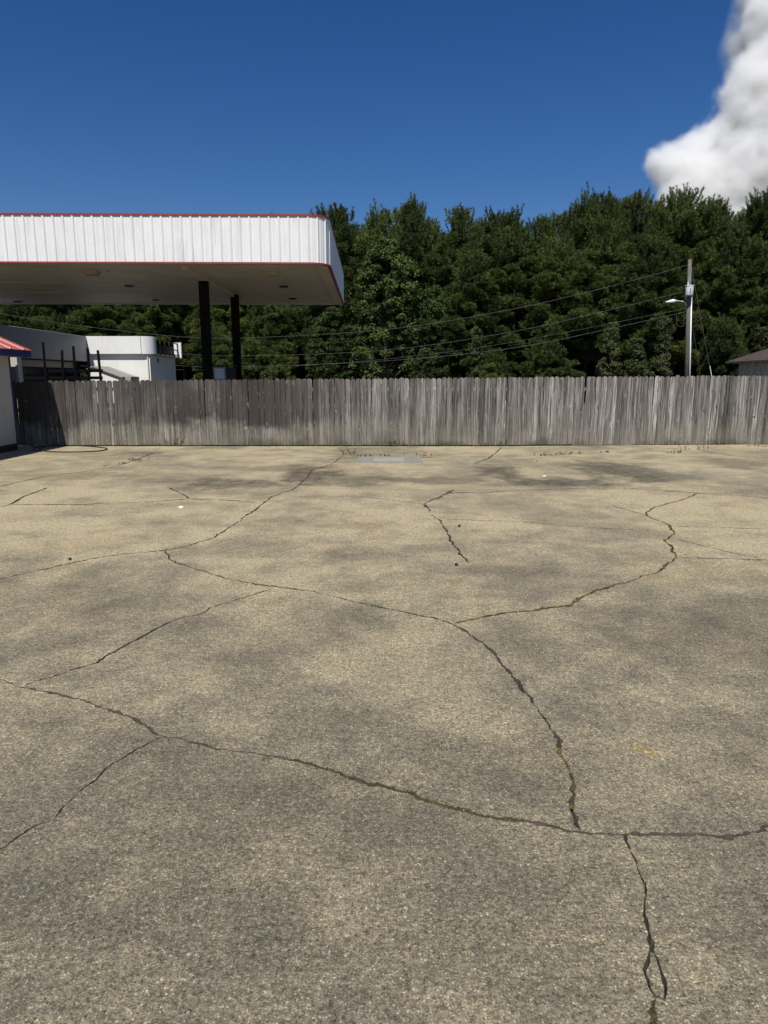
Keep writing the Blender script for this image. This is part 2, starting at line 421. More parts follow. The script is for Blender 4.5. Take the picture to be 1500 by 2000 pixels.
M['hose'] = simple_mat('black_hose', (0.025, 0.025, 0.022), 0.5, 0.2, 8)
M['pump'] = simple_mat('grey_cabinet', (0.30, 0.30, 0.29), 0.5, 0.1, 3)
M['dirt'] = simple_mat('forest_floor', (0.05, 0.05, 0.028), 0.95, 0.5, 0.6)
M['litter'] = simple_mat('white_scrap', (0.75, 0.74, 0.7), 0.7, 0.1, 9)
M['pine'] = foliage_mat('pine_needles', (0.027, 0.047, 0.012), (0.138, 0.176, 0.046), 0.22)
M['leaf'] = foliage_mat('broad_leaves', (0.038, 0.064, 0.017), (0.098, 0.140, 0.038), 0.3)
M['vine'] = foliage_mat('vine_leaves', (0.040, 0.052, 0.018), (0.095, 0.115, 0.045), 0.25, dry=(0.10, 0.062, 0.038))
M['weed'] = foliage_mat('weed_leaves', (0.075, 0.09, 0.03), (0.16, 0.17, 0.06), 0.3, dry=(0.20, 0.15, 0.07))
M['dry'] = foliage_mat('dry_weed', (0.12, 0.09, 0.04), (0.22, 0.17, 0.08), 0.3)
M['bark'] = simple_mat('pine_bark', (0.085, 0.062, 0.048), 0.9, 0.4, 6, bump=0.5)
YC = 1300.0
BLOBS = [(1505,20,40),(1525,90,60),(1465,135,38),(1455,190,52),(1515,200,80),(1432,255,46),(1392,285,46),(1345,316,44),(1300,318,34),(1272,312,20),(1335,355,50),(1405,350,72),(1345,402,52),(1490,330,100),(1445,425,95),(1330,450,62),(1570,60,120),(1590,200,130),(1600,350,140),(1545,470,130),(1425,500,110),(1466,62,20),(1470,28,14),(1540,-50,70),(1590,-90,120)]
_r = random.Random(4)
BLOBS = [(at(px, py, YC + _r.uniform(-22, 22) + max(0, rp - 40) * .5), rp * YC / F) for px, py, rp in BLOBS]
def cloud_mat():
    m = bpy.data.materials.new('cloud_vapour'); m.use_nodes = True
    nt = m.node_tree; nt.nodes.clear(); t = NT(nt)
    out = t.n('ShaderNodeOutputMaterial'); v = t.n('ShaderNodeVolumeScatter')
    v.inputs['Color'].default_value = (0.88, 0.905, 0.94, 1); v.inputs['Anisotropy'].default_value = 0.0
    pos = t.n('ShaderNodeNewGeometry').outputs['Position']
    acc = None
    for c, r in BLOBS:
        k = 1.25 * r
        q = t.n('ShaderNodeVectorMath', operation='DISTANCE'); t.l(pos, q.inputs[0]); q.inputs[1].default_value = c
        f = t.math('MULTIPLY_ADD', q.outputs['Value'], -1.0 / k, 1.0, clamp=True)
        acc = f if acc is None else t.math('ADD', acc, f)
    nz = t.math('SUBTRACT', t.noise(pos, 0.024, 8, 0.60, 0.0), 0.5)
    nz2 = t.math('SUBTRACT', t.noise(pos, 0.011, 2, 0.5, 0.0), 0.5)
    f = t.math('MULTIPLY_ADD', t.math('MULTIPLY_ADD', nz, 2.7, t.math('MULTIPLY', nz2, 1.8)), t.math('MULTIPLY', acc, 2.6, clamp=True), acc)
    mr = t.n('ShaderNodeMapRange', interpolation_type='SMOOTHSTEP'); t.l(f, mr.inputs[0])
    mr.inputs[1].default_value = 0.04; mr.inputs[2].default_value = 1.05; mr.inputs[3].default_value = 0; mr.inputs[4].default_value = 0.085
    t.l(mr.outputs[0], v.inputs['Density']); t.l(v.outputs[0], out.inputs['Volume'])
    m.cycles.volume_step_rate = 0.08
    return m
M['cloud'] = cloud_mat()

# ------------------------------------------------------------------ ground and cracked concrete lot
g = MB().add([(-2500, -2500, -0.06), (2500, -2500, -0.06), (2500, 2500, -0.06), (-2500, 2500, -0.06)], [(0, 1, 2, 3)]).build('ground', M['dirt'])
tag(g, kind='structure')
g = MB().add([(-60, 19.9, -0.03), (60, 19.9, -0.03), (60, 50, -0.03), (-60, 50, -0.03)], [(0, 1, 2, 3)]).build('forecourt', M['asphalt'])
tag(g, kind='structure')

CRACKS = [  # (half-width m, moss amount, jaggedness, points in photograph pixels projected to the lot)
 (0.011, .55, 1.0, [(-60,1145),(0,1131),(65,1117),(130,1102),(175,1092),(235,1083),(322,1075),(370,1065),(420,1049),(445,1032),(470,1015),(510,987),(530,970),(575,955),(598,935),(610,918),(650,905),(678,884)]),
 (0.0088, .42, 1.0, [(322,1075),(332,1090),(345,1100),(390,1113),(440,1130),(490,1138),(540,1147),(610,1155),(660,1167),(700,1178),(750,1189),(800,1196),(850,1207),(885,1219),(915,1236),(950,1262),(980,1297),(1010,1330),(1030,1360),(1055,1393),(1085,1430),(1095,1460),(1108,1490),(1117,1530),(1120,1580),(1133,1620)]),
 (0.0085, .6, 1.0, [(-80,1312),(0,1331),(50,1343),(100,1353),(160,1370),(210,1382),(260,1403),(310,1432),(370,1448),(430,1463),(500,1472),(560,1484),(610,1494),(650,1507),(720,1533),(760,1543),(800,1548),(830,1558),(870,1570),(905,1582),(935,1594),(1000,1600),(1060,1612),(1130,1622),(1220,1630),(1300,1635),(1360,1632),(1420,1629),(1460,1623),(1500,1613),(1600,1592)]),
 (0.0068, .15, .9, [(50,1338),(100,1322),(145,1306),(185,1295),(240,1265),(270,1248),(320,1221),(345,1211),(395,1198),(412,1186)]),
 (0.0066, .1, .9, [(418,1184),(480,1166),(530,1150)]),
 (0.0038, .1, .9, [(318,1441),(300,1450),(265,1468),(240,1482),(205,1500),(185,1525),(150,1547),(120,1575),(100,1600),(55,1620),(35,1640),(0,1662),(-60,1700)]),
 (0.0063, .6, .9, [(1222,1630),(1235,1665),(1245,1700),(1255,1740),(1255,1780),(1262,1830),(1275,1860)]),
 (0.005, .0, .7, [(1272,1856),(1266,1868),(1252,1893),(1262,1920),(1270,1940),(1285,1952),(1300,1953)]),
 (0.005, .0, .7, [(1275,1860),(1290,1885),(1295,1920),(1302,1945),(1298,1955)]),
 (0.003, .0, .5, [(1264,1920),(1294,1922)]),
 (0.010, 1.6, .5, [(1278,1957),(1277,1985),(1280,2030)]),
 (0.010, .9, 1.2, [(888,1218),(920,1211),(950,1204),(990,1197),(1040,1193),(1075,1187),(1115,1183),(1130,1170),(1145,1160),(1180,1150),(1205,1140),(1240,1132),(1270,1122),(1295,1110),(1305,1100),(1322,1090),(1315,1080),(1312,1065),(1300,1057),(1305,1050),(1318,1042),(1310,1027),(1290,1018),(1262,1008),(1265,998),(1280,990),(1310,982),(1345,972),(1361,964)]),
 (0.008, 1.1, .7, [(1322,1089),(1370,1091),(1420,1091),(1500,1094),(1620,1099)]),
 (0.010, .35, .5, [(870,963),(950,962),(1030,957),(1120,955),(1240,955),(1360,963),(1430,967),(1500,972),(1640,980)]),
 (0.012, .3, 1.2, [(887,957),(860,970),(828,984),(840,998)]),
 (0.006, .1, 1.0, [(842,1005),(862,1020),(870,1035),(880,1055),(895,1075),(915,1100)]),
 (0.009, .2, .6, [(-70,1000),(0,990),(20,985),(150,986),(300,980),(370,974),(430,976),(500,981)]),
 (0.008, .2, .8, [(20,985),(50,968),(95,952)]),
 (0.008, .1, .8, [(330,952),(345,960),(370,973)]),
 (0.009, .4, .8, [(0,950),(80,932),(160,922),(230,910),(265,898),(300,885)]),
 (0.008, .5, .5, [(640,898),(705,893),(815,893.5),(1010,891),(1100,888),(1180,883),(1370,880),(1400,885),(1500,900),(1600,912)]),
 (0.011, .6, .9, [(978,874),(972,882),(955,895),(925,906)]),
 (0.005, .0, .6, [(870,1014),(1000,1018),(1150,1030),(1305,1038)]),
 (0.005, .0, .6, [(1314,1028),(1400,1030),(1500,1033)]),
 (0.004, .0, .6, [(1320,1052),(1400,1073),(1480,1090)]),
 (0.005, .0, .7, [(1190,987),(1225,996),(1260,1005)]),
 (0.005, .0, .5, [(520,969),(700,969),(825,984)]),
 (0.005, .0, .5, [(130,942),(260,941),(420,938),(560,940)]),
]
def jag(pts, hw, amp):
    """resample a crack on the ground and roughen it; returns (centre points, half widths)"""
    P = [p.copy() if isinstance(p, Vector) else gp(*p).xy for p in pts]
    out = []
    for a, b in zip(P[:-1], P[1:]):
        n = max(1, int((b - a).length / (0.014 if min(a.y, b.y) < 6 else 0.028)))
        for i in range(n): out.append(a.lerp(b, i / n))
    out.append(P[-1].copy())
    sm = [out[0]] + [(out[i-1] + out[i] * 2 + out[i+1]) / 4 for i in range(1, len(out)-1)] + [out[-1]]
    res, ws = [], []
    for i, p in enumerate(sm):
        q = Vector((p.x, p.y, 3.7 * hw * 1000))
        off = Vector((mnoise.noise(q * 5.0), mnoise.noise(q * 5.0 + Vector((31, 7, 2))))) * 0.026 * amp \
            + Vector((mnoise.noise(q * 17.0), mnoise.noise(q * 17.0 + Vector((11, 3, 5))))) * 0.013 * amp \
            + Vector((mnoise.noise(q * 55.0), mnoise.noise(q * 55.0 + Vector((21, 13, 5))))) * 0.004 * amp
        if i in (0, len(sm)-1): off *= 0.2
        res.append(p + off)
        w = 1.12 * hw * (0.85 + .8 * mnoise.noise(q * 3.1 + Vector((5, 5, 5))) + 0.7 * mnoise.noise(q * 19.0) + 0.7 * mnoise.noise(q * 47.0))
        d = min(i, len(sm)-1-i)
        ws.append(max(hw * 0.22, w) * (0.45 if d == 0 else 0.8 if d == 1 else 1.0))
    return res, ws
LOT_Y1 = 19.75
gv, gf, ribbons, walls = [], [], [], ([], [])
moss_spots = []
for (hw, moss, amp, pts) in [((c[0] * 1.9,) + c[1:] if k_ >= 13 else c) for k_, c in enumerate(CRACKS)]:
    ctr, ws = jag(pts, hw, amp)
    base = len(gv); L, Rr = [], []
    for i, p in enumerate(ctr):
        t = (ctr[min(i+1, len(ctr)-1)] - ctr[max(i-1, 0)]).normalized(); nrm = Vector((-t.y, t.x))
        L.append(p + nrm * ws[i] * random.uniform(.6, 1.5)); Rr.append(p - nrm * ws[i] * random.uniform(.6, 1.5))
    for a, b in zip(L, Rr): gv += [a, b]
    for i in range(len(ctr)-1):
        gf.append((base+2*i, base+2*i+1, base+2*i+3, base+2*i+2))
    wv, wf = walls; wb = len(wv)
    for i, p in enumerate(ctr):
        dep = min(0.035, 2.4 * ws[i] + 0.006)
        wv += [(L[i].x, L[i].y, 0.0), (p.x, p.y, -dep), (Rr[i].x, Rr[i].y, 0.0)]
        if moss > 0 and mnoise.noise(Vector((p.x * 1.6, p.y * 1.6, 9.0))) > 0.62 - 0.75 * min(moss, 1.3):
            moss_spots.append((p.x, p.y, ws[i] * (1.5 if moss > 1.5 else 1.05)))
    for i in range(len(ctr)-1):
        a = wb + 3*i
        wf += [(a, a+1, a+4, a+3), (a+1, a+2, a+5, a+4)]
# lot outline and a loose grid so the surface can sag a little
xs = np.linspace(-34, 34, 35); ys = np.linspace(-12, LOT_Y1, 18)
for x in xs:
    for y in ys: gv.append(Vector((float(x), float(y))))
ce = []
for a, b, c, d in gf: ce += [(a, b), (b, c), (c, d), (d, a)]
ov, oe, of, _, _, _ = delaunay_2d_cdt(gv, ce, [], 0, 1e-6)
cells = {}                                  # crack quads hashed by place, to find the triangles that lie inside a crack
for q in gf:
    P4 = [gv[k] for k in q]; tris = ((P4[0], P4[1], P4[2]), (P4[0], P4[2], P4[3]))
    x0, x1 = min(p.x for p in P4), max(p.x for p in P4); y0, y1 = min(p.y for p in P4), max(p.y for p in P4)
    for cxi in range(int(x0 // .1), int(x1 // .1) + 1):
        for cyi in range(int(y0 // .1), int(y1 // .1) + 1): cells.setdefault((cxi, cyi), []).append(tris)
def in_tri(p, t):
    a, b, c = t
    s1 = (b.x-a.x)*(p.y-a.y) - (b.y-a.y)*(p.x-a.x); s2 = (c.x-b.x)*(p.y-b.y) - (c.y-b.y)*(p.x-b.x); s3 = (a.x-c.x)*(p.y-c.y) - (a.y-c.y)*(p.x-c.x)
    return (s1 >= 0 and s2 >= 0 and s3 >= 0) or (s1 <= 0 and s2 <= 0 and s3 <= 0)
keep = []
for f in of:
    p = (ov[f[0]] + ov[f[1]] + ov[f[2]]) / 3
    if not any(in_tri(p, t) for tt in cells.get((int(p.x // .1), int(p.y // .1)), ()) for t in tt): keep.append(f)
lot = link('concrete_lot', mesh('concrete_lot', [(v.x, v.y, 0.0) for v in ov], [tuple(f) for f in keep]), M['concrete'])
tag(lot, kind='structure')
import bmesh
bm = bmesh.new(); bm.from_mesh(lot.data)
for f in bm.faces:
    f.normal_update()
    if f.normal.z < 0: f.normal_flip()
bm.to_mesh(lot.data); bm.free()
o = link('crack_bed', mesh('crack_bed', *walls), M['crack'], lot); o['kind'] = 'stuff'
# moss cushions sitting in the cracks
mv, mt = [], []
ico_v = np.array([(math.cos(a) * math.cos(e), math.sin(a) * math.cos(e), math.sin(e)) for e in (0.0, 0.75) for a in np.arange(6) * math.pi / 3 + e] + [(0, 0, 1)])
ico_f = [(i, (i+1) % 6, 6+i) for i in range(6)] + [((i+1) % 6, 6+(i+1) % 6, 6+i) for i in range(6)] + [(6+i, 6+(i+1) % 6, 12) for i in range(6)]
nv = 0
for (x, y, w) in moss_spots:
    for k in range(9):
        r = w * rng.uniform(0.2, 0.45) + 0.002
        c = np.array([x + rng.normal(0, w * 0.35 + 0.002), y + rng.normal(0, w * 0.35 + 0.002), -0.009])
        mv.append(ico_v * np.array([r, r, rng.uniform(0.010, 0.018)]) * rng.uniform(0.8, 1.2, (13, 1)) + c)
        mt.append(np.array(ico_f) + nv); nv += 13
o = link('moss', trimesh('moss', np.concatenate(mv), np.concatenate(mt)), M['moss'], lot); o['kind'] = 'stuff'

# loose grit and exposed stones on the near part of the lot
sv = np.array([(1,0,0),(-1,0,0),(0,1,0),(0,-1,0),(0,0,.7),(0,0,-.5)]); sf = np.array([(0,2,4),(2,1,4),(1,3,4),(3,0,4),(2,0,5),(1,2,5),(3,1,5),(0,3,5)])
pv, pf = [], []
for k in range(2600):
    yy = 1.3 + 8.0 * rng.uniform() ** 1.6; xx = rng.uniform(-1, 1) * (.7 * yy + .4)
    if k % 4 == 0 and moss_spots:
        q = moss_spots[rng.integers(len(moss_spots))]; xx, yy = q[0] + rng.normal(0, .05), q[1] + rng.normal(0, .05)
    r_ = rng.uniform(.0022, .0052) * (1.7 if rng.uniform() < .06 else 1); an = rng.uniform(0, 6.28)
    rot = np.array([[math.cos(an), -math.sin(an), 0], [math.sin(an), math.cos(an), 0], [0, 0, 1]])
    pv.append((sv * rng.uniform(.6, 1.3, (6, 1)) * r_ * np.array([1.3, 1, .8])) @ rot.T + np.array([xx, yy, r_ * .25])); pf.append(sf + 6 * k)
o = link('grit', trimesh('grit', np.concatenate(pv), np.concatenate(pf)), M['grit'], lot); o['kind'] = 'stuff'

# utility cover set in the lot near the fence
c0 = gp(760, 898)
cov = empty('utility_cover', (c0.x, c0.y, 0), 'grey concrete utility cover with inner lid set flush in the lot near the fence', 'utility cover')
MB().bbox(c0.x-.72, c0.x+.72, c0.y-.62, c0.y+.62, -.05, .007, .003).build('collar', M['patch'], cov)
MB().bbox(c0.x-.34, c0.x+.34, c0.y-.34, c0.y+.34, -.03, .013, .004).build('lid', M['lid'], cov)

# ------------------------------------------------------------------ wooden fence
def fence_y(x): return 18.45 + (0.0 if x < 3 else (x - 3) * 0.075)
def fence_top(x): return 1.715 + 0.0075 * (x + 9)
fx0, fx1 = -9.75, 17.0
fence = empty('picket_fence', (0, 18.45, 0), 'weathered grey dog-eared wooden picket fence along the far edge of the lot', 'fence')
pk_meshes = []
for k in range(14):
    w = 0.1335 + random.uniform(-.003, .004); th = 0.017; h = 1.68; e = random.uniform(.028, .042)
    nseg = 5; vv = []
    wob = [random.uniform(-.0025, .0025) for _ in range(nseg + 1)]
    outl = []
    for i in range(nseg + 1): outl.append((-w/2 + wob[i], h * i / nseg - (e if i == nseg else 0)))
    outl += [(-w/2 + e + wob[-1], h), (w/2 - e + wob[-1], h + random.uniform(-.004, .004))]
    for i in range(nseg, -1, -1): outl.append((w/2 + wob[i] * .6, h * i / nseg - (e if i == nseg else 0)))
    n = len(outl)
    bow = random.uniform(-.006, .006)
    fy = lambda z: bow * math.sin(math.pi * z / h)
    vv = [(x, fy(z), z) for x, z in outl] + [(x, th + fy(z), z) for x, z in outl]
    ff = [tuple(range(n)), tuple(range(2*n-1, n-1, -1))] + [(i+1 if i+1 < n else 0, i, i+n, (i+1 if i+1 < n else 0)+n) for i in range(n)]
    me = mesh('picket', vv, ff); me.materials.append(M['wood'])
    b_ = bmesh.new(); b_.from_mesh(me); bmesh.ops.recalc_face_normals(b_, faces=b_.faces); b_.to_mesh(me); b_.free()
    pk_meshes.append(me)
x = fx0; i = 0
while x < fx1:
    o = link('picket', random.choice(pk_meshes), None, fence)
    zb = 0.035 if x < 5 else 0.012
    o.location = (x, fence_y(x) - 18.45 + random.uniform(-.008, .006), zb + random.uniform(-.006, .006))
    s = (fence_top(x) - zb + random.gauss(0, .008)) / 1.68
    o.scale = (1, 1, s)
    o.rotation_euler = (0, R(random.gauss(0, .28)), R(random.uniform(-2, 2)))
    x += 0.1345 + random.uniform(.0045, .0105); i += 1
for z in (0.35, 0.95, 1.5):
    b_ = MB()
    xx = fx0
    for (a, b) in ((fx0, 3.0), (3.0, fx1)):
        ya, yb = fence_y(a) + .022, fence_y(b) + .022
        b_ = MB().add([(a, ya, z-.045), (b, yb, z-.045), (b, yb+.04, z-.045), (a, ya+.04, z-.045), (a, ya, z+.045), (b, yb, z+.045), (b, yb+.04, z+.045), (a, ya+.04, z+.045)],
                      [(0,1,2,3),(4,5,6,7),(0,1,5,4),(1,2,6,5),(2,3,7,6),(3,0,4,7)])
        b_.build('rail', M['wood'], fence)
x = fx0 + .3
while x < fx1:
    MB().box(x-.045, x+.045, fence_y(x)+.066, fence_y(x)+.156, -.05, 1.6).build('post', M['wood'], fence); x += 2.4

# ------------------------------------------------------------------ fuel canopy
YF, YB = 23.0, 35.2                       # front and back of the canopy
zt, zb = at(300, 419, YF).z, at(300, 516, YF).z
XR = at(641, 470, YF).x; XL = XR - 22.0
canopy = empty('station_canopy', (XR, YF, 0), 'large flat fuel station canopy with white ribbed fascia and red trim', 'canopy')
RC = 0.62
def perim():
    """front edge left to right, round corner, right side, back edge; list of (point, outward normal, arc length)"""
    pts = []
    s = 0.0
    def push(p, n):
        nonlocal s
        if pts: s += (Vector(p) - pts[-1][0]).length
        pts.append((Vector(p), Vector(n), s))
    st = 0.0254
    n = int((XR - RC - XL) / st)
    for i in range(n): push((XL + (XR - RC - XL) * i / n, YF), (0, -1))
    for i in range(int(RC * 1.5708 / st)):
        a = -math.pi / 2 + (math.pi / 2) * i / int(RC * 1.5708 / st)
        push((XR - RC + RC * math.cos(a), YF + RC + RC * math.sin(a)), (math.cos(a), math.sin(a)))
    n = int((YB - YF - RC) / st)
    for i in range(n + 1): push((XR, YF + RC + (YB - YF - RC) * i / n), (1, 0))
    return pts
PER = perim()
def rib(s):
    u = (s % 0.3048)
    if u < 0.026: return 0.0 + 0.030 * min(1, u / 0.012)
    if u < 0.060: return 0.030
    if u < 0.080: return 0.030 * (1 - (u - 0.060) / 0.016) if u < 0.076 else 0.0
    for c in (0.155, 0.23):
        if abs(u - c) < 0.018: return 0.006
    return 0.0
sheet, k = [], 0
def flush_sheet(sh):
    v, f = [], []
    for p, nn, s in sh:
        q = p + nn * rib(s)
        v += [(q.x, q.y, zb + .04), (q.x, q.y, zt - .04)]
    for i in range(len(sh) - 1): f.append((2*i, 2*i+2, 2*i+3, 2*i+1))
    MB().add(v, f).build('fascia_sheet', M['white_metal'], canopy)
for j, e in enumerate(PER):
    sheet.append(e)
    if len(sheet) > 1 and int(e[2] / 0.9144) != int(PER[j-1][2] / 0.9144):
        flush_sheet(sheet); sheet = [e]
flush_sheet(sheet)
def band(name, o0, o1, z0, z1, mat):
    """closed strip following the canopy's edge"""
    pp = PER[::6] + [PER[-1]]
    v, f = [], []
    for p, nn, s in pp:
        for (o_, z_) in ((o0, z0), (o1, z0), (o1, z1), (o0, z1)):
            q = p + nn * o_; v.append((q.x, q.y, z_))
    for i in range(len(pp) - 1):
        for a in range(4):
            b = (a + 1) % 4; f.append((4*i+a, 4*i+b, 4*i+4+b, 4*i+4+a))
    f += [(0, 1, 2, 3), tuple(4*(len(pp)-1)+a for a in (3, 2, 1, 0))]
    return MB().add(v, f).build(name, mat, canopy)
band('top_trim', -.10, .042, zt - .052, zt + .006, M['red_trim'])
band('bottom_trim', -.05, .042, zb - .006, zb + .050, M['red_trim'])
MB().box(XL, XR - .1, YB - .03, YB + .05, zb - .01, zt).build('back_fascia', M['white_metal'], canopy)
MB().box(XL, XL + .1, YF + .1, YB - .05, zb - .01, zt).build('left_fascia', M['white_metal'], canopy)
MB().box(XL + .1, XR - .12, YF + .66, YB - .05, zt - .25, zt - .12).build('roof_deck', M['galv'], canopy)
# soffit boards running front to back, with a narrow joint
sw = 0.61; x = XL + .12
bd = None
while x + sw < XR - .42:
    if bd is None:
        o = MB().box(x, x + sw - .010, YF + .16, YB - .06, zb + .045, zb + .075).build('soffit_panel', M['soffit'], canopy); bd = o; bx0 = x
    else:
        o = link('soffit_panel', bd.data, None, canopy); o.location = (x - bx0, 0, 0)
    x += sw
MB().box(x, XR - .44, YF + .16, YB - .06, zb + .045, zb + .075).build('soffit_panel', M['soffit'], canopy)
for y in (24.6, 27.7, 30.8):
    MB().box(XL + .12, -9.0, y, y + .06, zb + .028, zb + .046).build('soffit_batten', M['soffit'], canopy)
# sloping edge trim under the right-hand edge
MB().prism([(XR - .44, zb + .06), (XR - .42, zb - .01), (XR - .06, zb - .045), (XR - .052, zb + .06)], 'y', YF + .55, YB - .06).build('edge_trim', M['soffit'], canopy)
MB().box(XL, XR - .62, YF + .02, YF + .16, zb + .02, zb + .075).build('edge_trim', M['soffit'], canopy)
c1 = at(401, 600, 26.6); c2 = at(460, 600, 31.7)
for cx, cy in ((c1.x + .07, 26.6), (c2.x + .167, 31.7)):
    col = MB().bbox(cx - .16, cx + .16, cy - .16, cy + .16, 0.0, zb - .06, .012).build('column', M['brown_col'], canopy)
    MB().bbox(cx - .26, cx + .26, cy - .26, cy + .26, -.02, .12, .012).build('base_plate', M['brown_col'], col) if False else None
    MB().box(cx + .02, cx + .16, cy - .157, cy + .157, zb - .06, zb + .045).build('column_head', M['brown_col'], canopy)
    cx2 = cx - 13.5
    MB().bbox(cx2 - .175, cx2 + .175, cy - .175, cy + .175, 0.0, zb + .04, .012).build('column', M['brown_col'], canopy)
MB().box(cx - .20, cx + .015, YF + .7, YB - .3, zb - .06, zb + .044).build('beam', M['soffit'], canopy)
def fixture(px, py, Y, w=.5, frame=True, mat=None):
    p = at(px, py, Y); z = zb + .045
    f = MB().add([(p.x-w, Y-w*.8, z), (p.x+w, Y-w*.8, z), (p.x+w, Y+w*.8, z), (p.x-w, Y+w*.8, z),
              (p.x-w*.8, Y-w*.62, z-.13), (p.x+w*.8, Y-w*.62, z-.13), (p.x+w*.8, Y+w*.62, z-.13), (p.x-w*.8, Y+w*.62, z-.13)],
             [(0,1,5,4),(1,2,6,5),(2,3,7,6),(3,0,4,7),(4,5,6,7)]).build('light_fixture', M['fixture_frame'], canopy)
    MB().bbox(p.x-w*.7, p.x+w*.7, Y-w*.5, Y+w*.5, z-.16, z-.131, .01).build('lens', mat or M['fixture'], f)
zs = zb + .045
def soffit_Y(py):   # depth of a soffit point seen at row py
    d = ray(400, py); return (zs - EYE) / d.z * d.y
for (px, py, w, fm) in ((185, 533, .25, M['lens_brown']), (533, 533, .25, M['fixture'])): fixture(px, py, soffit_Y(py - 2), w, mat=fm)
for (px, py, w) in ((260, 559, .2), (560, 559, .2), (580, 583, .2), (463, 562, .1), (315, 586, .16), (215, 530, .06), (50, 590, .22)):
    Y = soffit_Y(py); p = at(px, py, Y)
    MB().tube([(p.x, Y, zs + .004), (p.x, Y, zs - .05)], [w, w * .85], 12).build('vent_cap', M['dark'] if w > .15 else M['fixture_frame'], canopy)

canopy.rotation_euler = (0, 0, R(1.1))

# fuel cabinet standing between the columns
p = at(440, 740, 29.5)
cab = empty('fuel_cabinet', (p.x, 29.5, 0), 'grey metal cabinet between the two dark canopy columns behind the fence', 'cabinet')
ztop = at(440, 716, 29.5).z
MB().bbox(p.x-.42, p.x+.10, 29.2, 29.8, 0, ztop, .02).build('body', M['pump'], cab)
MB().bbox(p.x+.12, p.x+.40, 29.2, 29.8, 0, ztop - .03, .02).build('side_box', M['dark'], cab)
MB().bbox(p.x-.48, p.x+.44, 29.1, 29.9, ztop, ztop + .06, .01).build('top_cover', M['dark'], cab)
MB().bbox(p.x-.36, p.x+.04, 29.17, 29.198, ztop - .5, ztop - .08, .005).build('panel', M['galv'], cab)

# ------------------------------------------------------------------ station store: shaded left wing and white front
YW = 46.0; XW = at(170, 680, YW).x
ztp, zpb = at(170, 657, YW).z, at(165, 706, YW).z
store = empty('store_building', (XW, YW, 0), 'low flat-roofed store with bright white rounded parapet and shaded grey wing', 'building')
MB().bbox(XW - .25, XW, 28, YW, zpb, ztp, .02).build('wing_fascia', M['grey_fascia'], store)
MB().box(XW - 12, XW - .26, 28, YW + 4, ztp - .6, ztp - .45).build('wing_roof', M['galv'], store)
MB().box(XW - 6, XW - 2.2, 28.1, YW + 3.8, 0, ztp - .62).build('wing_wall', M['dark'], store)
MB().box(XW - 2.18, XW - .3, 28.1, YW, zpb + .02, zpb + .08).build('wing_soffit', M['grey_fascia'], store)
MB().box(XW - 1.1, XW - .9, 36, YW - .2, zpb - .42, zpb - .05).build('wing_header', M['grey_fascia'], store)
xr = at(298, 680, YW).x; xwall = at(291, 720, YW).x
zp1, zp0 = at(250, 656.5, YW).z, at(250, 691, YW).z
# parapet with a rounded right end
rad = .75
poly = [(XW - .02, YW), (xr - rad, YW)] + [(xr - rad + rad * math.sin(a), YW + rad - rad * math.cos(a)) for a in np.linspace(0, math.pi/2, 10)[1:]] + [(xr, YW + rad + .05), (xr - .2, YW + rad + .05), (xr - .2, YW + rad)] + [(xr - rad + (rad-.2) * math.sin(a), YW + rad - (rad-.2) * math.cos(a)) for a in np.linspace(math.pi/2, 0, 8)[1:]] + [(XW - .02, YW + .2)]
MB().prism(poly, 'z', zp0, zp1).build('parapet', M['white_wall'], store)
MB().box(xr - rad - .012, xr - rad + .012, YW - .012, YW + .02, zp0, zp1 - .04).build('parapet_seam', M['dark'], store)
yf = YW + .28
MB().box(XW + .01, xwall, yf, yf + .2, 0, zp0 - .01).build('front_wall', M['white_wall'], store)
MB().box(XW + .01, xr - .25, YW + .21, YW + 5.9, zp0 + .01, zp0 + .1).build('roof', M['galv'], store)
yb = 51.9
MB().box(xwall - .2, xwall - .01, yf + .21, yb, 0, zp0 - .01).build('side_wall', M['white_wall'], store)
MB().tube([(xwall - .12, yf - .06, 0), (xwall - .12, yf - .06, zp0)], .045, 8).build('downspout', M['soffit'], store)
# roof-edge steel left bare where the side panels are gone
for k, y in enumerate(np.linspace(YW + 1.0, yb + .1, 6)):
    MB().box(xr - .16, xr - .10, y - .03, y + .03, zp0 - .02, zp1 - .15).build('frame_post', M['dark_red'], store)
for z in (zp0 + .1, zp0 + .45, zp1 - .2):
    MB().box(xr - .22, xr - .17, YW + .85, yb + .1, z - .035, z + .035).build('frame_rail', M['dark_red'], store)
MB().box(xr - .9, xr - .35, YW + 1.2, yb - .4, zp0 + .1, zp0 + .62).build('rooftop_unit', M['dark'], store)
MB().bbox(xr - .45, xr + .12, yb + .15, yb + .4, zp0 - .12, zp1 - .12, .02).build('fascia_return', M['white_wall'], store)
MB().bbox(xr - .3, xr + .02, YW + .85, yb + .1, zp0 - .1, zp0 - .02, .01).build('gutter', M['grey_fascia'], store)
# roll-up door on the shaded side, slats built one by one
dy0, dy1, dz1 = yf + 1.5, yb - .35, at(305, 712, 48.5).z
zz = 1.2
while zz < dz1:
    MB().bbox(xwall - .008, xwall + .014, dy0, dy1, zz, zz + .105, .004).build('door_slat', M['white_wall'], store); zz += .11
MB().box(xwall - .008, xwall + .05, dy0, dy0 + .18, zp0 - .5, zp0 - .25).build('wall_lamp', M['dark'], store)

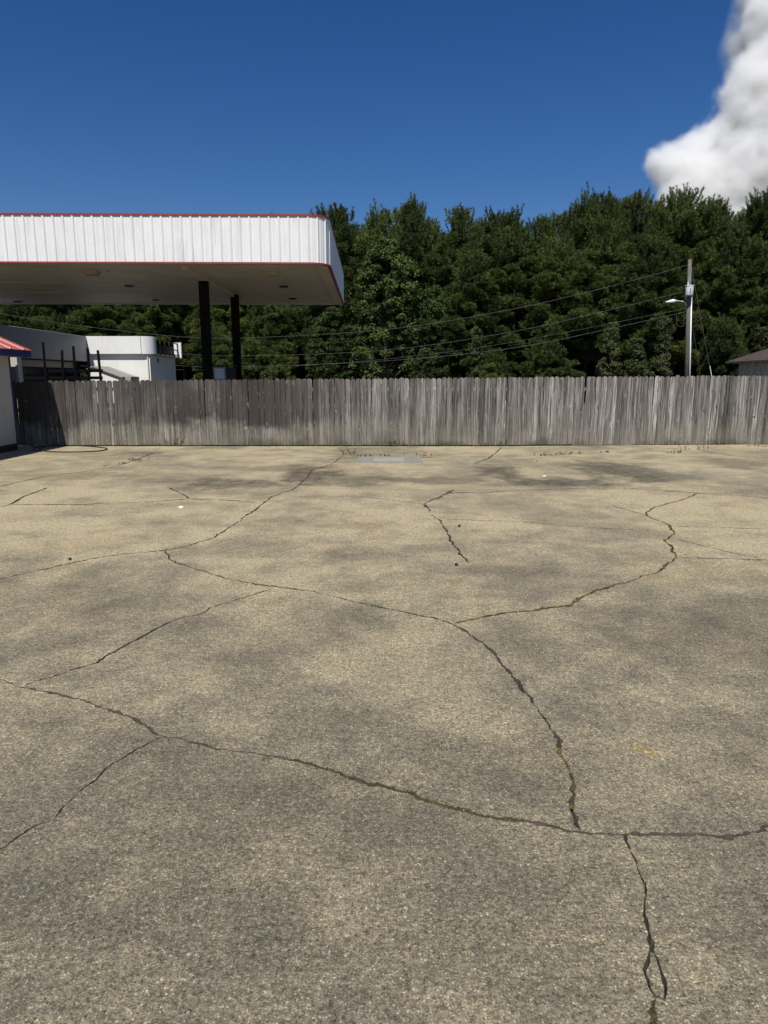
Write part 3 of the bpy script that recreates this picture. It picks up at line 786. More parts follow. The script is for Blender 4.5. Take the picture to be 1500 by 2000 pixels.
# small gabled shed in front of the store
sh = at(212, 735, 44.0)
shed = empty('small_shed', (sh.x, 44.0, 0), 'small white gabled shed with grey roof in front of the white store wall', 'shed')
xa, xp, xb_ = at(174, 720, 43.5).x, at(183, 717, 43.5).x, at(236, 735, 43.5).x
zpk, zev, zev2 = at(183, 715.5, 43.5).z, at(174, 719, 43.5).z, at(236, 735, 43.5).z
MB().prism([(xa, 0), (xb_, 0), (xb_, zev2 - .05), (xp, zpk - .05), (xa, zev - .05)], 'y', 43.5, 45.9).build('body', M['white_wall'], shed)
MB().prism([(xp, zpk - .04), (xb_ + .12, zev2 - .09), (xb_ + .12, zev2 - .03), (xp, zpk + .02)], 'y', 43.33, 46.0).build('roof', M['grey_fascia'], shed)
MB().prism([(xp, zpk - .04), (xp, zpk + .02), (xa - .1, zev - .04), (xa - .1, zev - .10)], 'y', 43.33, 46.0).build('roof', M['grey_fascia'], shed)
MB().box(xb_ - .35, xb_ - .05, 43.47, 43.499, .9, zev2 - .3).build('door', M['dark'], shed)
MB().box(xb_ + .14, xb_ + .5, 43.8, 45.3, 1.5, zev2 - .02).build('vent_box', M['grey_fascia'], shed)

# stake-sided trailer parked in front of the wing
tr = empty('stake_trailer', (at(130, 730, 26).x, 26, 0), 'black stake-sided trailer with leaning uprights parked behind the left end of the fence', 'trailer')
YT = 26.0
for (px0, py0, px1, py1) in ((84, 668, 91, 760), (121, 684, 124, 760), (143, 676, 149, 760), (171, 680, 176, 760), (191, 684, 199, 760)):
    a, b = at(px0, py0, YT), at(px1, py1, YT)
    b = a + (b - a) * ((a.z - .6) / (a.z - b.z))
    MB().tube([a, b], .05, 4).build('stake', M['dark'], tr)
for (y0, px0, px1) in ((724, 84, 199), (738, 40, 199)):
    a, b = at(px0, y0 - 3, YT), at(px1, y0 + 3, YT)
    MB().box(a.x, b.x, YT + .055, YT + .10, b.z, a.z).build('side_board', M['dark'], tr)
a, b = at(40, 740, YT), at(199, 740, YT)
MB().box(a.x, b.x, YT + .06, YT + 2.1, .6, .8).build('deck', M['dark'], tr)
MB().box(a.x, a.x + .1, YT + .12, YT + 2.1, .81, 1.95).build('headboard', M['dark'], tr)
for x in (a.x + .9, a.x + 1.8):
    for y in (YT + .2, YT + 1.8):
        w = MB(); w.tube([(x, y - .1, .36), (x, y + .1, .36)], .36, 20); w.build('wheel', M['hose'], tr)

# ------------------------------------------------------------------ near building at the left edge
XB = at(24, 780, 17.6).x; YBc = 17.6
nb = empty('left_building', (XB, YBc, 0), 'cream walled building with faded red metal roof and blue fascia at the left edge', 'building')
ez = at(50, 697, YBc).z; ez1 = at(50, 683, YBc).z
XE = at(50, 690, YBc).x
MB().box(XB - 6, XB, 2.0, YBc, .16, ez + .05).build('wall', M['cream_wall'], nb)
MB().box(XB - 6.02, XB + .012, 1.98, YBc + .01, -.02, .158).build('shadow_gap', M['dark'], nb)  # dark strip along the wall's foot, its shadow gap put in as near-black colour
MB().bbox(XB - .10, XB + .02, YBc + .012, YBc + .06, .16, ez, .008).build('corner_trim', M['blue'], nb)
MB().bbox(XE - .04, XE, 1.6, YBc + .28, ez, ez1, .006).build('fascia', M['blue'], nb)
MB().bbox(XB - 6, XE - .041, YBc + .24, YBc + .28, ez, ez1, .006).build('fascia', M['blue'], nb)
MB().box(XB - 6, XE - .042, 1.6, YBc + .238, ez + .01, ez + .04).build('soffit', M['grey_fascia'], nb)
# ribbed roof sheets sloping up to the left
slope = math.tan(R(24)); y = 1.6; rz = ez1 + .005
while y < YBc + .26:
    y1 = min(y + .6096, YBc + .27)
    prof = [(y, 0), (y + .02, .03), (y + .05, .03), (y + .07, 0), (y1 - .001, 0)]
    v = []
    for (yy, hh) in prof:
        for dx in (-.035, 5.5):
            v.append((XE - dx, yy, rz + hh + max(dx, -.035) * slope))
    f = [(2*i, 2*i+1, 2*i+3, 2*i+2) for i in range(len(prof)-1)]
    b0 = len(v); v += [(q[0], q[1], q[2] - .02) for q in v]; f += [tuple(b0 + q for q in reversed(ff)) for ff in f]
    f += [(2*i, 2*i+2, b0+2*i+2, b0+2*i) for i in range(len(prof)-1)]
    MB().add(v, f).build('roof_sheet', M['red_roof'], nb); y = y1
MB().prism([(XE - .06, ez1 - .02), (XE - 5.4, ez1 - .02), (XE - 5.4, ez1 + 5.3 * slope - .02)], 'y', YBc + .20, YBc + .235).build('gable_wall', M['cream_wall'], nb)
# rear part of the same building, beyond the fence
xa2, xb2 = XB - 5.8, at(38, 720, 20.0).x
MB().box(xa2, xb2, 19.9, 20.15, -.02, ez + .1).build('rear_wall', M['cream_wall'], nb)
wz0, wz1 = at(30, 741, 19.9).z, at(30, 716, 19.9).z
wx0, wx1 = at(21, 730, 19.9).x, at(33, 730, 19.9).x
wd = MB().box(wx0, wx1, 19.87, 19.898, wz0 - .5, wz1).build('window', M['glass'], nb)
MB().box(wx1, wx1 + .04, 19.86, 19.897, wz0 - .5, wz1 + .04).build('frame', M['dark'], wd)

# black hose lying on the lot by the fence
hp = [gp(*p) for p in [(70,881),(64,877),(72,873.5),(95,871.5),(130,871),(170,872.5),(198,875),(209,877.5),(200,881),(165,883.5),(120,884),(85,882),(75,878),(90,874)]]
def smooth(pts, n=6):
    out = []
    for i in range(len(pts)-1):
        p0, p1, p2, p3 = pts[max(i-1, 0)], pts[i], pts[i+1], pts[min(i+2, len(pts)-1)]
        for k in range(n):
            u = k / n
            out.append(0.5 * ((2*p1) + (p2-p0)*u + (2*p0-5*p1+4*p2-p3)*u*u + (3*p1-p0-3*p2+p3)*u**3))
    return out + [pts[-1]]
hp = [p + Vector((0, 0, .016)) for p in smooth(hp)]
tag(MB().tube(hp, .016, 6).build('garden_hose', M['hose'], None, True), 'thin black hose coiled on the concrete at the left end of the fence', 'hose')

# ------------------------------------------------------------------ house at the right edge
YH = 35.0
hy1 = YH + 8.5                          # the far left eave corner is the one in view
hx0 = at(1417, 707, hy1 + .5).x; hz = at(1417, 707, hy1 + .5).z
hx1 = hx0 + 12
house = empty('brown_roof_house', (hx0 + 6, YH, 0), 'pale house with brown hipped shingle roof beyond the fence at the right edge', 'house')
MB().box(hx0 + .62, hx1 - .6, YH + .6, hy1, 0, hz - .02).build('wall', M['pale_siding'], house)
MB().bbox(hx0, hx1, YH, hy1 + .5, hz - .10, hz - .012, .01).build('eave', M['shingle'], house)
# hipped roof in shingle courses, each a thin step
sl = (at(1500, 670, YH + 2).z - hz) / (at(1500, 670, YH + 2).x - hx0)
sl = math.tan(R(24)); nc = 24; dd = .175
for k in range(nc):
    d0, d1 = k * dd, (k + 1) * dd + .03
    z0, z1 = hz + d0 * sl, hz + d1 * sl
    v = [(hx0+d0, YH+d0, z0+.018), (hx1-d0, YH+d0, z0+.018), (hx1-d1, YH+d1, z1), (hx0+d1, YH+d1, z1),
         (hx0+d0, hy1+.5-d0, z0+.018), (hx0+d1, hy1+.5-d1, z1), (hx0+d0, YH+d0, z0-.02), (hx1-d0, YH+d0, z0-.02), (hx0+d0, hy1+.5-d0, z0-.02)]
    v += [(hx1-d0, hy1+.5-d0, z0+.018), (hx1-d1, hy1+.5-d1, z1), (hx1-d0, YH+d0, z0+.018)]
    MB().add(v, [(0,1,2,3), (4,0,3,5), (6,7,1,0), (8,6,0,4), (9,4,5,10), (11,9,10,2)]).build('shingle_course', M['shingle'], house)
for r in range(5):     # pale brick courses just under the eave
    MB().box(hx0 + .606, hx0 + .617, YH + .62, hy1 - .02, hz - .22 - r * .17, hz - .08 - r * .17).build('siding_board', M['pale_siding'], house)

# ------------------------------------------------------------------ utility pole, lamp, transformer, wires
YP = 47.0
pt, pb_ = at(1347.5, 507, YP), at(1341, 738, YP)
pd = (pb_ - pt); pbase = pt + pd * (pt.z / (pt.z - pb_.z))
pole = empty('utility_pole', (pbase.x, YP, 0), 'grey wooden utility pole with white conduit, transformer and street lamp arm behind the fence', 'utility pole')
MB().tube([pbase, pt], [.17, .115], 12).build('shaft', M['pole'], pole, True)
def on_pole(py):
    u = (py - 507) / (738 - 507); return pt + pd * u
a, b = on_pole(575) + Vector((.14, -.08, 0)), on_pole(738) + Vector((.175, -.08, 0))
b = a + (b - a) * (a.z / (a.z - b.z))
MB().tube([a, b], .042, 8).build('conduit', M['conduit'], pole, True)
tz1, tz0 = at(1340, 560, YP).z, at(1340, 579, YP).z
tx = at(1341, 570, YP).x
tf = MB().tube([(tx, YP - .42, tz0), (tx, YP - .42, tz0 + .05), (tx, YP - .42, tz1 - .06), (tx, YP - .42, tz1)], [.22, .25, .25, .24], 16).build('transformer', M['galv'], pole, True)
MB().tube([(tx, YP - .42, tz1 - .03), (tx, YP - .42, tz1 + .03)], .275, 16).build('lid', M['galv'], tf)
MB().tube([(tx - .12, YP - .42, tz1 + .03), (tx - .12, YP - .42, tz1 + .12), (tx - .13, YP - .42, tz1 + .27)], [.05, .035, .03], 8).build('bushing', M['galv'], tf)
MB().tube([(tx - .05, YP - .68, tz0 + .1), (tx - .05, YP - .68, tz1 - .15)], .022, 6).build('cooling_fin', M['dark'], tf)
MB().box(tx + .05, tx + .2, YP - .22, YP - .1, tz0 + .15, tz1 - .15).build('bracket', M['galv'], pole)
ap = [at(1341, 598, YP), at(1338, 591, YP), at(1332, 588.5, YP), at(1320, 587.5, YP)]
arm = MB().tube(smooth(ap), .032, 8).build('lamp_arm', M['galv'], pole, True)
h0, h1, h2 = at(1321, 587.5, YP), at(1314, 588, YP), at(1300, 590, YP)
MB().tube([h0, h1, h2], [.06, .13, .035], 10).build('lamp_head', M['conduit'], arm, True)
def wire(name, pts, label, r=.014, Yf=None):
    P = [at(px, py, Y) for (px, py, Y) in pts]
    o = MB().tube(smooth(P, 10), r, 5).build(name, M['wire'], None, True)
    return tag(o, label, 'wire')
wire('power_line', [(1346,517,47),(1200,557,48.0),(1000,604,49.3),(750,644,50.9),(473,660,52.7),(345,657,53.6),(170,638,54.7),(0,612,55.8),(-250,560,57.5)], 'topmost power line sagging left from the top of the utility pole', .0085)
wire('power_line', [(1334,570,46.6),(1200,603,48.0),(1000,648,49.3),(750,684,50.9),(475,695,52.7),(345,690,53.6),(170,675,54.7),(0,655,55.8),(-250,615,57.5)], 'middle power line running left from the transformer on the pole', .0085)
wire('cable_line', [(1342,608,46.8),(1200,640,48.0),(1000,680,49.3),(750,705,50.9),(475,716,52.7),(345,714,53.6),(0,690,55.8),(-250,660,57.5)], 'lowest cable line running left from below the street lamp arm', .0085)
wire('cable_line', [(1342,602,46.9),(1240,622,47.7),(1100,650,48.6),(900,684,49.9),(650,710,51.6),(345,722,53.6),(0,705,55.8)], 'faint thin cable just above the lowest line left of the pole', .006)
gz = at(1390, 738, YP + 1)
gy = wire('guy_wire', [(1350,520,47),(1390,738,48)], 'longer guy wire stretched from the pole top down to the right', .014)
a = at(1386, 715, 47.9); b = at(1390, 738, 48)
MB().tube([a - Vector((0, .03, 0)), b - Vector((0, .03, 0))], .03, 6).build('guard', M['conduit'], gy)
wire('guy_wire', [(1349,615,47),(1369,738,47.6)], 'shorter thin guy wire close to the right side of the pole', .009)
lp = [at(1341, 616, 46.8), at(1335, 625, 46.8), at(1336, 634, 46.8), at(1330, 638, 46.8), at(1322, 633, 46.8), at(1321, 615, 46.8)]
MB().tube(smooth(lp), .010, 5).build('drip_loop', M['wire'], pole, True)

# ------------------------------------------------------------------ trees
def unit(n):
    v = rng.normal(size=(n, 3)); return v / np.linalg.norm(v, axis=1, keepdims=True)
def blades(P, A, nb, Lr, w, spread):
    """needle tufts: P (n,3) positions, A (n,3) axes; nb blades each -> vertices, triangles"""
    n = len(P)
    p = np.repeat(P, nb, 0); a = np.repeat(A, nb, 0)
    d = a + unit(n * nb) * spread; d /= np.linalg.norm(d, axis=1, keepdims=True)
    L = rng.uniform(*Lr, (n * nb, 1))
    side = np.cross(d, unit(n * nb)); side /= np.linalg.norm(side, axis=1, keepdims=True) + 1e-9
    V = np.stack([p - side * w, p + side * w, p + d * L], 1).reshape(-1, 3)
    return V, np.arange(len(V), dtype=np.int32).reshape(-1, 3)
def pine_meshes(h, base, rad, n_br, seed, droop=0.0, top_pow=0.75):
    global rng
    rng = np.random.default_rng(seed)
    tr = MB(); pts = []
    lean = rng.normal(0, .25, 2)
    for k in range(7):
        u = k / 6; pts.append((lean[0] * u * u, lean[1] * u * u, h * .97 * u))
    tr.tube(pts, [(.20 * (1 - k / 6) + .025) * h / 16 for k in range(7)], 7)
    P, A = [], []
    for i in range(n_br):
        u = (i + rng.uniform(0, 1)) / n_br
        z = base + (h - base) * u ** 0.78
        f = (z - base) / (h - base)
        r = rad * ((1 - f) ** top_pow) * (0.55 + 0.45 * min(1, f / .22)) * rng.uniform(.55, 1.15) + .22
        az = i * 2.399 + rng.normal(0, .4)
        dirh = np.array([math.cos(az), math.sin(az), 0])
        cx0 = np.array([lean[0] * (z / h) ** 2, lean[1] * (z / h) ** 2, z])
        rise = rng.uniform(.05, .38) + .5 * f - droop * (1 - f)
        e = cx0 + dirh * r + np.array([0, 0, r * rise])
        midp = cx0 + dirh * r * .5 + np.array([0, 0, r * rise * .25])
        tr.tube([cx0, midp, e], [.045 * (1 - f) + .015, .03 * (1 - f) + .012, .008], 4, cap=False)
        ncl = 1 + int(r > 1.3) + int(r > 2.4)
        for c in range(ncl):
            q = 1.0 - c * .36
            ctr = cx0 * (1-q)**2 + 2 * midp * q * (1-q) + e * q * q
            ctr = ctr + rng.normal(0, .16, 3)
            if f > .72 and rng.uniform() < .2 + .8 * f:
                # bunch of upright brush-like shoots of the upper crown
                for sh_ in range(int(rng.integers(5, 9))):
                    b0 = ctr + rng.normal(0, 1, 3) * np.array([.27, .27, .16])
                    axs = np.array([0, 0, 1.0]) + dirh * rng.uniform(.0, .4) + rng.normal(0, .12, 3); axs /= np.linalg.norm(axs)
                    Ls = rng.uniform(.5, 1.05); m = 8
                    P.append(b0 + axs * np.linspace(-.35, Ls - .35, m)[:, None] + rng.normal(0, .025, (m, 3))); A.append(np.tile(axs, (m, 1)))
                continue
            for sub in range(3):
                cc = ctr + rng.normal(0, .26, 3) * np.array([1, 1, .7])
                cr = rng.uniform(.30, .58)
                m = int(145 * cr * cr * rng.uniform(.8, 1.2)) + 6
                dv = unit(m); dv[:, 2] = dv[:, 2] * .75 + .15
                P.append(cc + dv * cr * rng.uniform(.45, .8, (m, 1)))
                ax = dv * .9 + dirh * .15 + np.array([0, 0, .35]); A.append(ax / np.linalg.norm(ax, axis=1, keepdims=True))
    # upright leading shoots
    m = 46; zz = rng.uniform(.88, 1.02, m) * h
    P.append(np.stack([lean[0] + rng.normal(0, .10, m), lean[1] + rng.normal(0, .10, m), zz], 1)); A.append(np.tile([0, 0, 1.0], (m, 1)) + rng.normal(0, .3, (m, 3)))
    for k in range(22):
        an = rng.uniform(0, 6.28); rr = rng.uniform(.3, 1.7); z0 = h * (.985 - .075 * rr ** 1.2) - rng.uniform(0, .5); m = 12
        P.append(np.stack([lean[0] + math.cos(an) * rr + rng.normal(0, .06, m), lean[1] + math.sin(an) * rr + rng.normal(0, .06, m), z0 + rng.uniform(-.45, .45, m)], 1))
        A.append(np.tile([0, 0, 1.0], (m, 1)) + rng.normal(0, .2, (m, 3)))
    V, T = blades(np.concatenate(P), np.concatenate(A), 11, (.16, .34), .021, .72)
    cr = trimesh('crown', V, T); cr.materials.append(M['pine'])
    tm = mesh('trunk', tr.v, tr.f, True); tm.materials.append(M['bark'])
    return tm, cr
def leafy_meshes(h, base, rad, n_cl, leaf, seed, mat, per=90, column=False):
    global rng
    rng = np.random.default_rng(seed)
    tr = MB(); tr.tube([(0, 0, 0), (.1, .05, h * .45), (.05, -.1, h * .93)], [.17 * h / 12, .11 * h / 12, .02], 7)
    V = []
    for i in range(n_cl):
        u = rng.uniform(0, 1); z = base + (h - base) * u
        prof = (math.sin(math.pi * min(1, .18 + u * .80)) ** .75) if not column else (1 - .55 * u) * (.75 + .25 * math.sin(9 * u + seed))
        az = rng.uniform(0, 6.283); r = rad * prof * math.sqrt(rng.uniform(.12, 1)) * rng.uniform(.85, 1.1)
        c = np.array([math.cos(az) * r, math.sin(az) * r, z])
        if rng.uniform() < .35: tr.tube([(0, 0, max(.3, z - r * .7)), tuple(c * np.array([.55, .55, 1]) - np.array([0, 0, r * .15])), tuple(c)], [.05, .03, .01], 4, cap=False)
        cr = rng.uniform(.3, .62) * (1 if not column else .7); m = per
        d = unit(m); d[:, 2] = d[:, 2] * .7 + .12
        p = c + d * cr * rng.uniform(.35, 1.0, (m, 1))
        nrm = unit(m) * .75 + d * .5 + np.array([0, -.0, .55]); nrm /= np.linalg.norm(nrm, axis=1, keepdims=True)
        a = np.cross(nrm, unit(m)); a /= np.linalg.norm(a, axis=1, keepdims=True); b = np.cross(nrm, a)
        s = leaf * rng.uniform(.6, 1.25, (m, 1))
        V.append(np.stack([p - a * s * .5, p + b * s * .42, p + a * s * .6, p - b * s * .42], 1).reshape(-1, 3))
    V = np.concatenate(V); n = len(V) // 4; k = np.arange(n, dtype=np.int32)[:, None] * 4
    T = np.concatenate([k + [0, 1, 2], k + [0, 2, 3]], 1).reshape(-1, 3)
    cr = trimesh('crown', V, T); cr.materials.append(mat)
    tm = mesh('trunk', tr.v, tr.f, True); tm.materials.append(M['bark'])
    return tm, cr
PINES = [pine_meshes(16, 3.6, 3.2, 92, 11, 0, .62), pine_meshes(16, 4.4, 2.8, 80, 12, 0, .85), pine_meshes(16, 3.0, 3.5, 96, 13, .1, .55), pine_meshes(16, 5.2, 3.2, 78, 14, 0, .5), pine_meshes(16, 3.2, 3.0, 88, 15, .15, .75)]
DENSE = [pine_meshes(16, .5, 3.4, 120, 51, .1, .5), pine_meshes(16, .4, 3.2, 115, 52, .1, .6)]
YOUNG = [pine_meshes(6, .4, 2.2, 70, 21, 0, .6), pine_meshes(6, .5, 1.9, 60, 22, 0, .55)]
GUMS = [leafy_meshes(12, .8, 3.4, 420, .17, 31, M['leaf'], 90), leafy_meshes(12, .6, 3.1, 380, .16, 32, M['leaf'], 90)]
VINES = [leafy_meshes(6, .2, 1.25, 120, .12, 41, M['vine'], 80, True), leafy_meshes(6, .2, 1.0, 100, .12, 42, M['vine'], 80, True)]
rr_ = random.Random(5)
def inner(px):
    for lim, where in ((330, 'above the left half of the canopy'), (620, 'behind the dark canopy columns'), (860, 'behind the large broadleaf tree'), (1100, 'in the lower middle of the skyline'), (1330, 'left of the utility pole')):
        if px < lim: return 'pine deep in the wood ' + where
    return 'pine deep in the wood right of the utility pole'
def tree(name, proto, px, Y, h, h0, label, group, wide=1.0, cat='tree'):
    p = at(px, 739, Y)
    t = empty(name, (p.x, Y, -.05), label, cat, group)
    t.rotation_euler = (0, 0, rr_.uniform(0, 6.28)); s = h / h0
    w_ = rr_.uniform(.88, 1.22); t.scale = (s ** .5 * wide * w_, s ** .5 * wide * rr_.uniform(.88, 1.15), s)
    link('trunk', proto[0], None, t); link('crown', proto[1], None, t)
    return t
# trees whose tops make the skyline: (px, top row, depth, label)
SKY = [(5,408,57,'pine whose tip shows above the canopy at the left edge'),(70,470,58,None),(140,470,57,None),(210,470,58,None),(285,470,57,None),(360,470,58,None),(440,470,57,None),
       (535,423,58,'pine whose tip just shows above the middle of the canopy roof'),(575,470,60,None),(617,416,57,'pine rising just left of the canopy front corner'),(656,402,56,'tall pine right beside the white canopy corner against the sky'),(690,436,60,None),
       (716,434,58,'small pointed pine top in the dip right of the canopy'),(756,411,57,'narrow pine top just left of the tallest spire near the canopy'),(795,392,56,'spire-shaped pine that is the tallest right of the canopy'),(832,428,58,'low pine top directly right of the tall spire'),
       (896,404,56,'pointed pine in the middle of the skyline above the broadleaf tree'),(930,428,59,None),(966,411,57,'bushy pine with pointed tip right of the middle of the skyline'),(1005,430,60,None),(1040,424,57,'lower pine where the skyline dips left of the tall group'),(1075,415,59,None),
       (1108,405,57,'pine at the left shoulder of the tall rounded group'),(1142,383,56,'broad-crowned tall pine at the left top of the rounded group'),(1185,388,58,'rounded pine in the middle of the tall group'),(1222,383,56,'tall pine at the right end of the rounded group'),(1262,390,57,'forked pine top at the edge of the cloud'),
       (1311,378,56,'pointed pine standing against the cloud left of the pole'),(1345,408,58,None),(1381,389,56,'pine with many upright shoots against the cloud right of the pole'),(1420,418,58,None),(1452,388,57,'tall pine near the right edge under the cloud'),(1490,372,56,'tallest pine at the right edge'),(1545,380,57,None),(1600,375,58,None),(-60,430,57,None)]
for i, (px, py, Y, lab) in enumerate(SKY):
    if px < 480: Y += 3
    h = at(px, py + 16, Y).z
    tree('pine_tree', PINES[i % 5], px, Y, h, 16, lab or inner(px), 'pines of the wood' if lab else 'inner pines of the wood', .5 if px in (5, 535, 617) else 1.0)
def line_at(px):
    a = sorted(SKY)
    return float(np.interp(px, [q[0] for q in a], [q[1] for q in a]))
for row, (Y, step) in enumerate(((63, 62), (69, 70), (76, 66))):
    px = -100 + row * 30; k = 0
    while px < 1640:
        h = (at(px, line_at(px) + (52 if px > 640 else 62) + rr_.uniform(0, 26), Y).z)
        tree('pine_tree', PINES[(k + row) % 5] if row == 0 else DENSE[k % 2], px, Y, h, 16, inner(px), 'inner pines of the wood', 1.15); px += step; k += 1
# front row, lower crowns standing forward of the wall
FRONT = [(40,600,60,'front-row pine seen under the left end of the canopy'),(200,575,59.5,'front-row pine above the white store parapet'),(300,560,59,'front-row pine behind the right end of the white store'),(520,585,57,'front-row pine between the dark columns and the broadleaf tree'),
         (930,500,53,'front-row pine right of the tall broadleaf tree'),(1000,455,54,'front-row pine left of the pole at mid height of the wires'),(1085,480,53,'full-crowned front-row pine in the middle of the right-hand wood'),
         (1165,440,54,'broad front-row pine with rounded clumps left of the pole'),(1250,470,53,'front-row pine just left of the pole above the vines'),(1400,450,53,'front-row pine directly right of the pole'),(1470,480,52,'front-row pine behind the brown-roofed house'),(1555,470,53,'front-row pine past the right edge')]
for i, (px, py, Y, lab) in enumerate(FRONT):
    if px > 1520: lab = inner(px)
    tree('pine_tree', PINES[(i * 2 + 1) % 5], px, Y, at(px, py, Y).z, 16, lab, 'pines of the wood' if px < 1520 else 'inner pines of the wood', 1.15)
for i, (px, py, Y, lab) in enumerate([(1070,682,50.5,'young bright pine low behind the fence left of the vines'),(525,640,56,'young pine just right of the second dark column'),(960,690,51.5,'low young pine behind the middle of the fence'),(1420,640,50,'young pine right of the guy wires'),(425,650,57,'young pine seen between the canopy columns'),(130,640,59,'young pine above the grey wing roof')]):
    tree('young_pine_tree', YOUNG[i % 2], px, Y, at(px, py, Y).z, 6, lab, 'young pines behind the fence', 1.0)
for i, (px, py, Y, w, lab) in enumerate([(755,468,54.5,1.05,'large broadleaf tree right of the canopy'),(655,600,54.5,.95,'broadleaf tree under the right end of the canopy'),(845,560,53.5,.75,'smaller broadleaf tree leaning against the large one on its right'),(830,680,52,.55,'small round broadleaf tree low behind the fence')]):
    h = at(px, py, Y).z; tree('broadleaf_tree', GUMS[i % 2], px, Y, h, 12, lab, 'broadleaf trees at the edge of the wood', w)
for i, (px, py, Y, lab) in enumerate([(1190,630,49,'vine-covered snag with reddish dead leaves left of the pole'),(1290,622,48.5,'tall vine-covered snag just left of the pole'),(1240,660,48,'short vine-covered snag between the two taller ones'),(930,640,51,'vine-covered snag right of the broadleaf trees'),(1480,640,50,'vine-covered snag above the brown-roofed house')]):
    tree('vine_covered_tree', VINES[i % 2], px, Y, at(px, py, Y).z, 6, lab, 'vine-covered snags', 1.0)

# bare shrub before the house
bs = at(1488, 735, 30); bush = MB(); rs = random.Random(3)
for k in range(22):
    p = Vector((bs.x + rs.uniform(-.3, .3), 30 + rs.uniform(-.2, .2), 0)); d = Vector((rs.uniform(-.25, .25), rs.uniform(-.2, .2), 1)); pts = [p]
    for j in range(5):
        p = p + d * rs.uniform(.45, .62); d = (d + Vector((rs.uniform(-.3, .3), rs.uniform(-.3, .3), 0))).normalized(); pts.append(p)
    bush.tube(pts, [.012, .010, .008, .007, .005, .003], 4)
tag(bush.build('bare_shrub', M['bark']), 'leafless twiggy shrub in front of the brown-roofed house', 'shrub')

# ------------------------------------------------------------------ weeds and scraps on the lot
def weed(px, py, hpx, n, spread, label, dry=False, on_fence=False, seed=0):
    r = random.Random(seed); p = gp(px, py)
    if on_fence: p = Vector((p.x, fence_y(p.x) - .05, 0))
    H = hpx / F * p.y
    e = empty('weed', (p.x, p.y, 0), label, 'weed', 'weeds along the fence and cracks')
    st, lf = MB(), MB()
    for k in range(n):
        q = p + Vector((r.gauss(0, spread * .35), r.gauss(0, .03), 0)); d = Vector((r.gauss(0, .45), r.gauss(0, .3), 1)).normalized()
        L = H * r.uniform(.5, 1.1); pts = [q]
        for j in range(4):
            q = q + d * L / 4; d = (d + Vector((r.gauss(0, .22), r.gauss(0, .22), -.12))).normalized(); pts.append(q.copy())
        st.tube(pts, [.004, .0035, .003, .0025, .0015], 3, cap=False)
        for j in range(14):
            u = r.uniform(.1, 1) * 3.99; b = pts[int(u)].lerp(pts[int(u) + 1], u % 1)
            s = r.uniform(.014, .036); dd_ = Vector((r.gauss(0, 1), r.gauss(0, 1), r.uniform(.0, .8))).normalized(); sd = dd_.cross(Vector((r.gauss(0, 1), r.gauss(0, 1), 1))).normalized() * s * .28
            lf.add([b, b + dd_ * s * .5 + sd, b + dd_ * s, b + dd_ * s * .5 - sd], [(0, 1, 2, 3)])
    st.build('stems', M['dry'] if dry else M['weed'], e)['kind'] = 'stuff'
    lf.build('leaves', M['dry'] if dry else M['weed'], e)['kind'] = 'stuff'
WEEDS = [(678,888,18,9,.25,'tall weed growing from the crack end left of the grey cover',0,0),(700,892,5,5,.2,'small weed tuft between the tall weed and the grey cover',0,0),(716,892,7,6,.25,'weed at the left corner of the grey utility cover',1,0),(744,891,6,6,.25,'low weed at the back edge of the grey utility cover',0,0),
 (822,891,9,7,.35,'spreading weed at the right corner of the grey utility cover',1,0),(265,901,10,9,.3,'dry brown weed tuft in the crack right of the hose',1,0),(205,913,15,1,.1,'single thin dry stalk in the crack below the hose',1,0),(240,906,4,4,.15,'tiny weed between the thin stalk and the dry tuft',0,0),
 (352,868,34,11,.35,'tall green weed climbing the dark left part of the fence',0,1),(775,870,20,9,.5,'wide grass tuft at the fence foot above the grey cover',0,1),(838,870,10,6,.5,'short grass at the fence foot right of the grey cover',0,1),(867,872,9,6,.3,'small green weed at the fence foot near the middle',0,1),
 (975,874,18,10,.45,'green weed at the fence foot where a crack meets it',0,1),(948,872,8,5,.25,'small weed at the fence foot just left of the crack',1,1),(1065,890,7,9,.45,'low dry weed in the joint right of the fence-foot crack',1,0),(1092,888,6,6,.3,'small dry weed in the joint between two others',1,0),(1125,886,5,7,.45,'flat dry weed in the joint left of the middle right',1,0),
 (1187,884,4,5,.3,'thin flat weed in the joint left of the dark weed',0,0),(1317,885,8,9,.35,'dark round weed in the joint below the pole',0,0),(1358,879,13,12,.5,'largest weed on the right, at the bend of the joint',1,0),(1385,866,14,8,.6,'grass tuft at the fence foot right of the pole',0,1),(1440,868,6,6,.4,'faint weed near the fence foot at the right',0,0),(1476,873,7,7,.4,'weed on the lot nearest the right edge',1,0),
 (1290,864,10,7,.6,'grass at the fence foot left of the pole',0,1)]
for i, (px, py, h, n, sp, lab, dry, onf) in enumerate(WEEDS): weed(px, py, h, n, sp, lab, bool(dry), bool(onf), 100 + i)
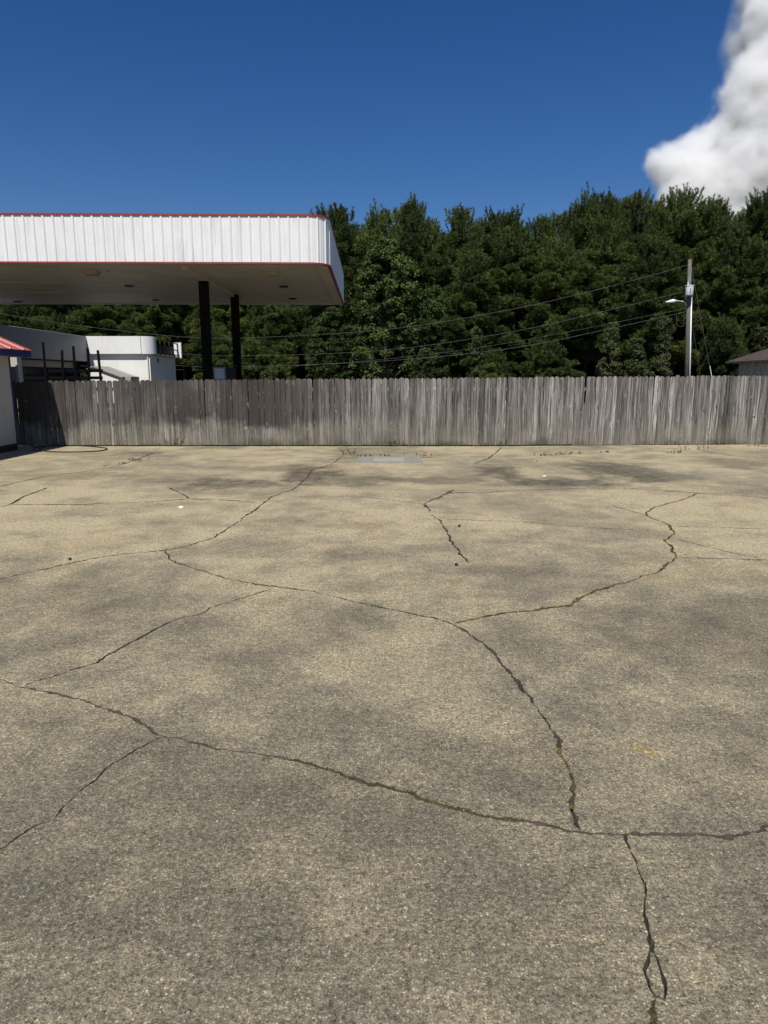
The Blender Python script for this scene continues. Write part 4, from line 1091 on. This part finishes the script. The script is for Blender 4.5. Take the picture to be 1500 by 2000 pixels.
def scrap(px, py, r, n, label, seed):
    q = random.Random(seed); p = gp(px, py); b = MB()
    pts = [(p.x + math.cos(a) * r * q.uniform(.5, 1.2) * 1.6, p.y + math.sin(a) * r * q.uniform(.5, 1.2), .006 + q.uniform(0, .02)) for a in np.linspace(0, 6.28, n, endpoint=False)]
    top = pts; bot = [(x, y, .002) for x, y, z in pts]
    b.add(top + bot + [(p.x, p.y, .03), (p.x, p.y, .002)], [(i, (i+1) % n, 2*n) for i in range(n)] + [((i+1) % n + n, i + n, 2*n+1) for i in range(n)] + [(i, i+n, (i+1) % n + n, (i+1) % n) for i in range(n)])
    return b, label
b, l = scrap(355, 992, .026, 9, 'crumpled white scrap lying on the left of the lot', 1); tag(b.build('paper_scrap', M['litter']), l, 'litter')
b, l = scrap(1063, 931, .022, 7, 'small white scrap on the dark stain at the right', 2); tag(b.build('paper_scrap', M['litter']), l, 'litter')
for k, (px, py, l) in enumerate([(891,1105,'dark chip lying below the thin middle crack'),(897,1029,'dark chip just right of the thin middle crack'),(137,1094,'dark chip beside the long crack at the left'),(1049,901,'dark chip on the lot near the joint at the right')]):
    b, _ = scrap(px, py, .012, 6, '', 10 + k); tag(b.build('dark_chip', M['dark']), l, 'debris', 'dark chips on the lot')

# ------------------------------------------------------------------ cumulus cloud beyond the wood
def make_cloud():
    bm = bmesh.new()
    for c, r in BLOBS:
        ret = bmesh.ops.create_icosphere(bm, subdivisions=3, radius=r * 1.34)
        for v in ret['verts']: v.co += c
    me = bpy.data.meshes.new('cloud'); bm.to_mesh(me); bm.free()
    o = bpy.data.objects.new('cloud', me); C.objects.link(o)
    md = o.modifiers.new('r', 'REMESH'); md.mode = 'VOXEL'; md.voxel_size = 9
    dg = bpy.context.evaluated_depsgraph_get(); me2 = bpy.data.meshes.new_from_object(o.evaluated_get(dg))
    o.modifiers.clear(); o.data = me2; me2.name = 'cloud'
    me2.materials.clear(); me2.materials.append(M['cloud'])
    tag(o, 'tall white cumulus cloud with grey underside rising over the pines at the right', 'cloud')
make_cloud()
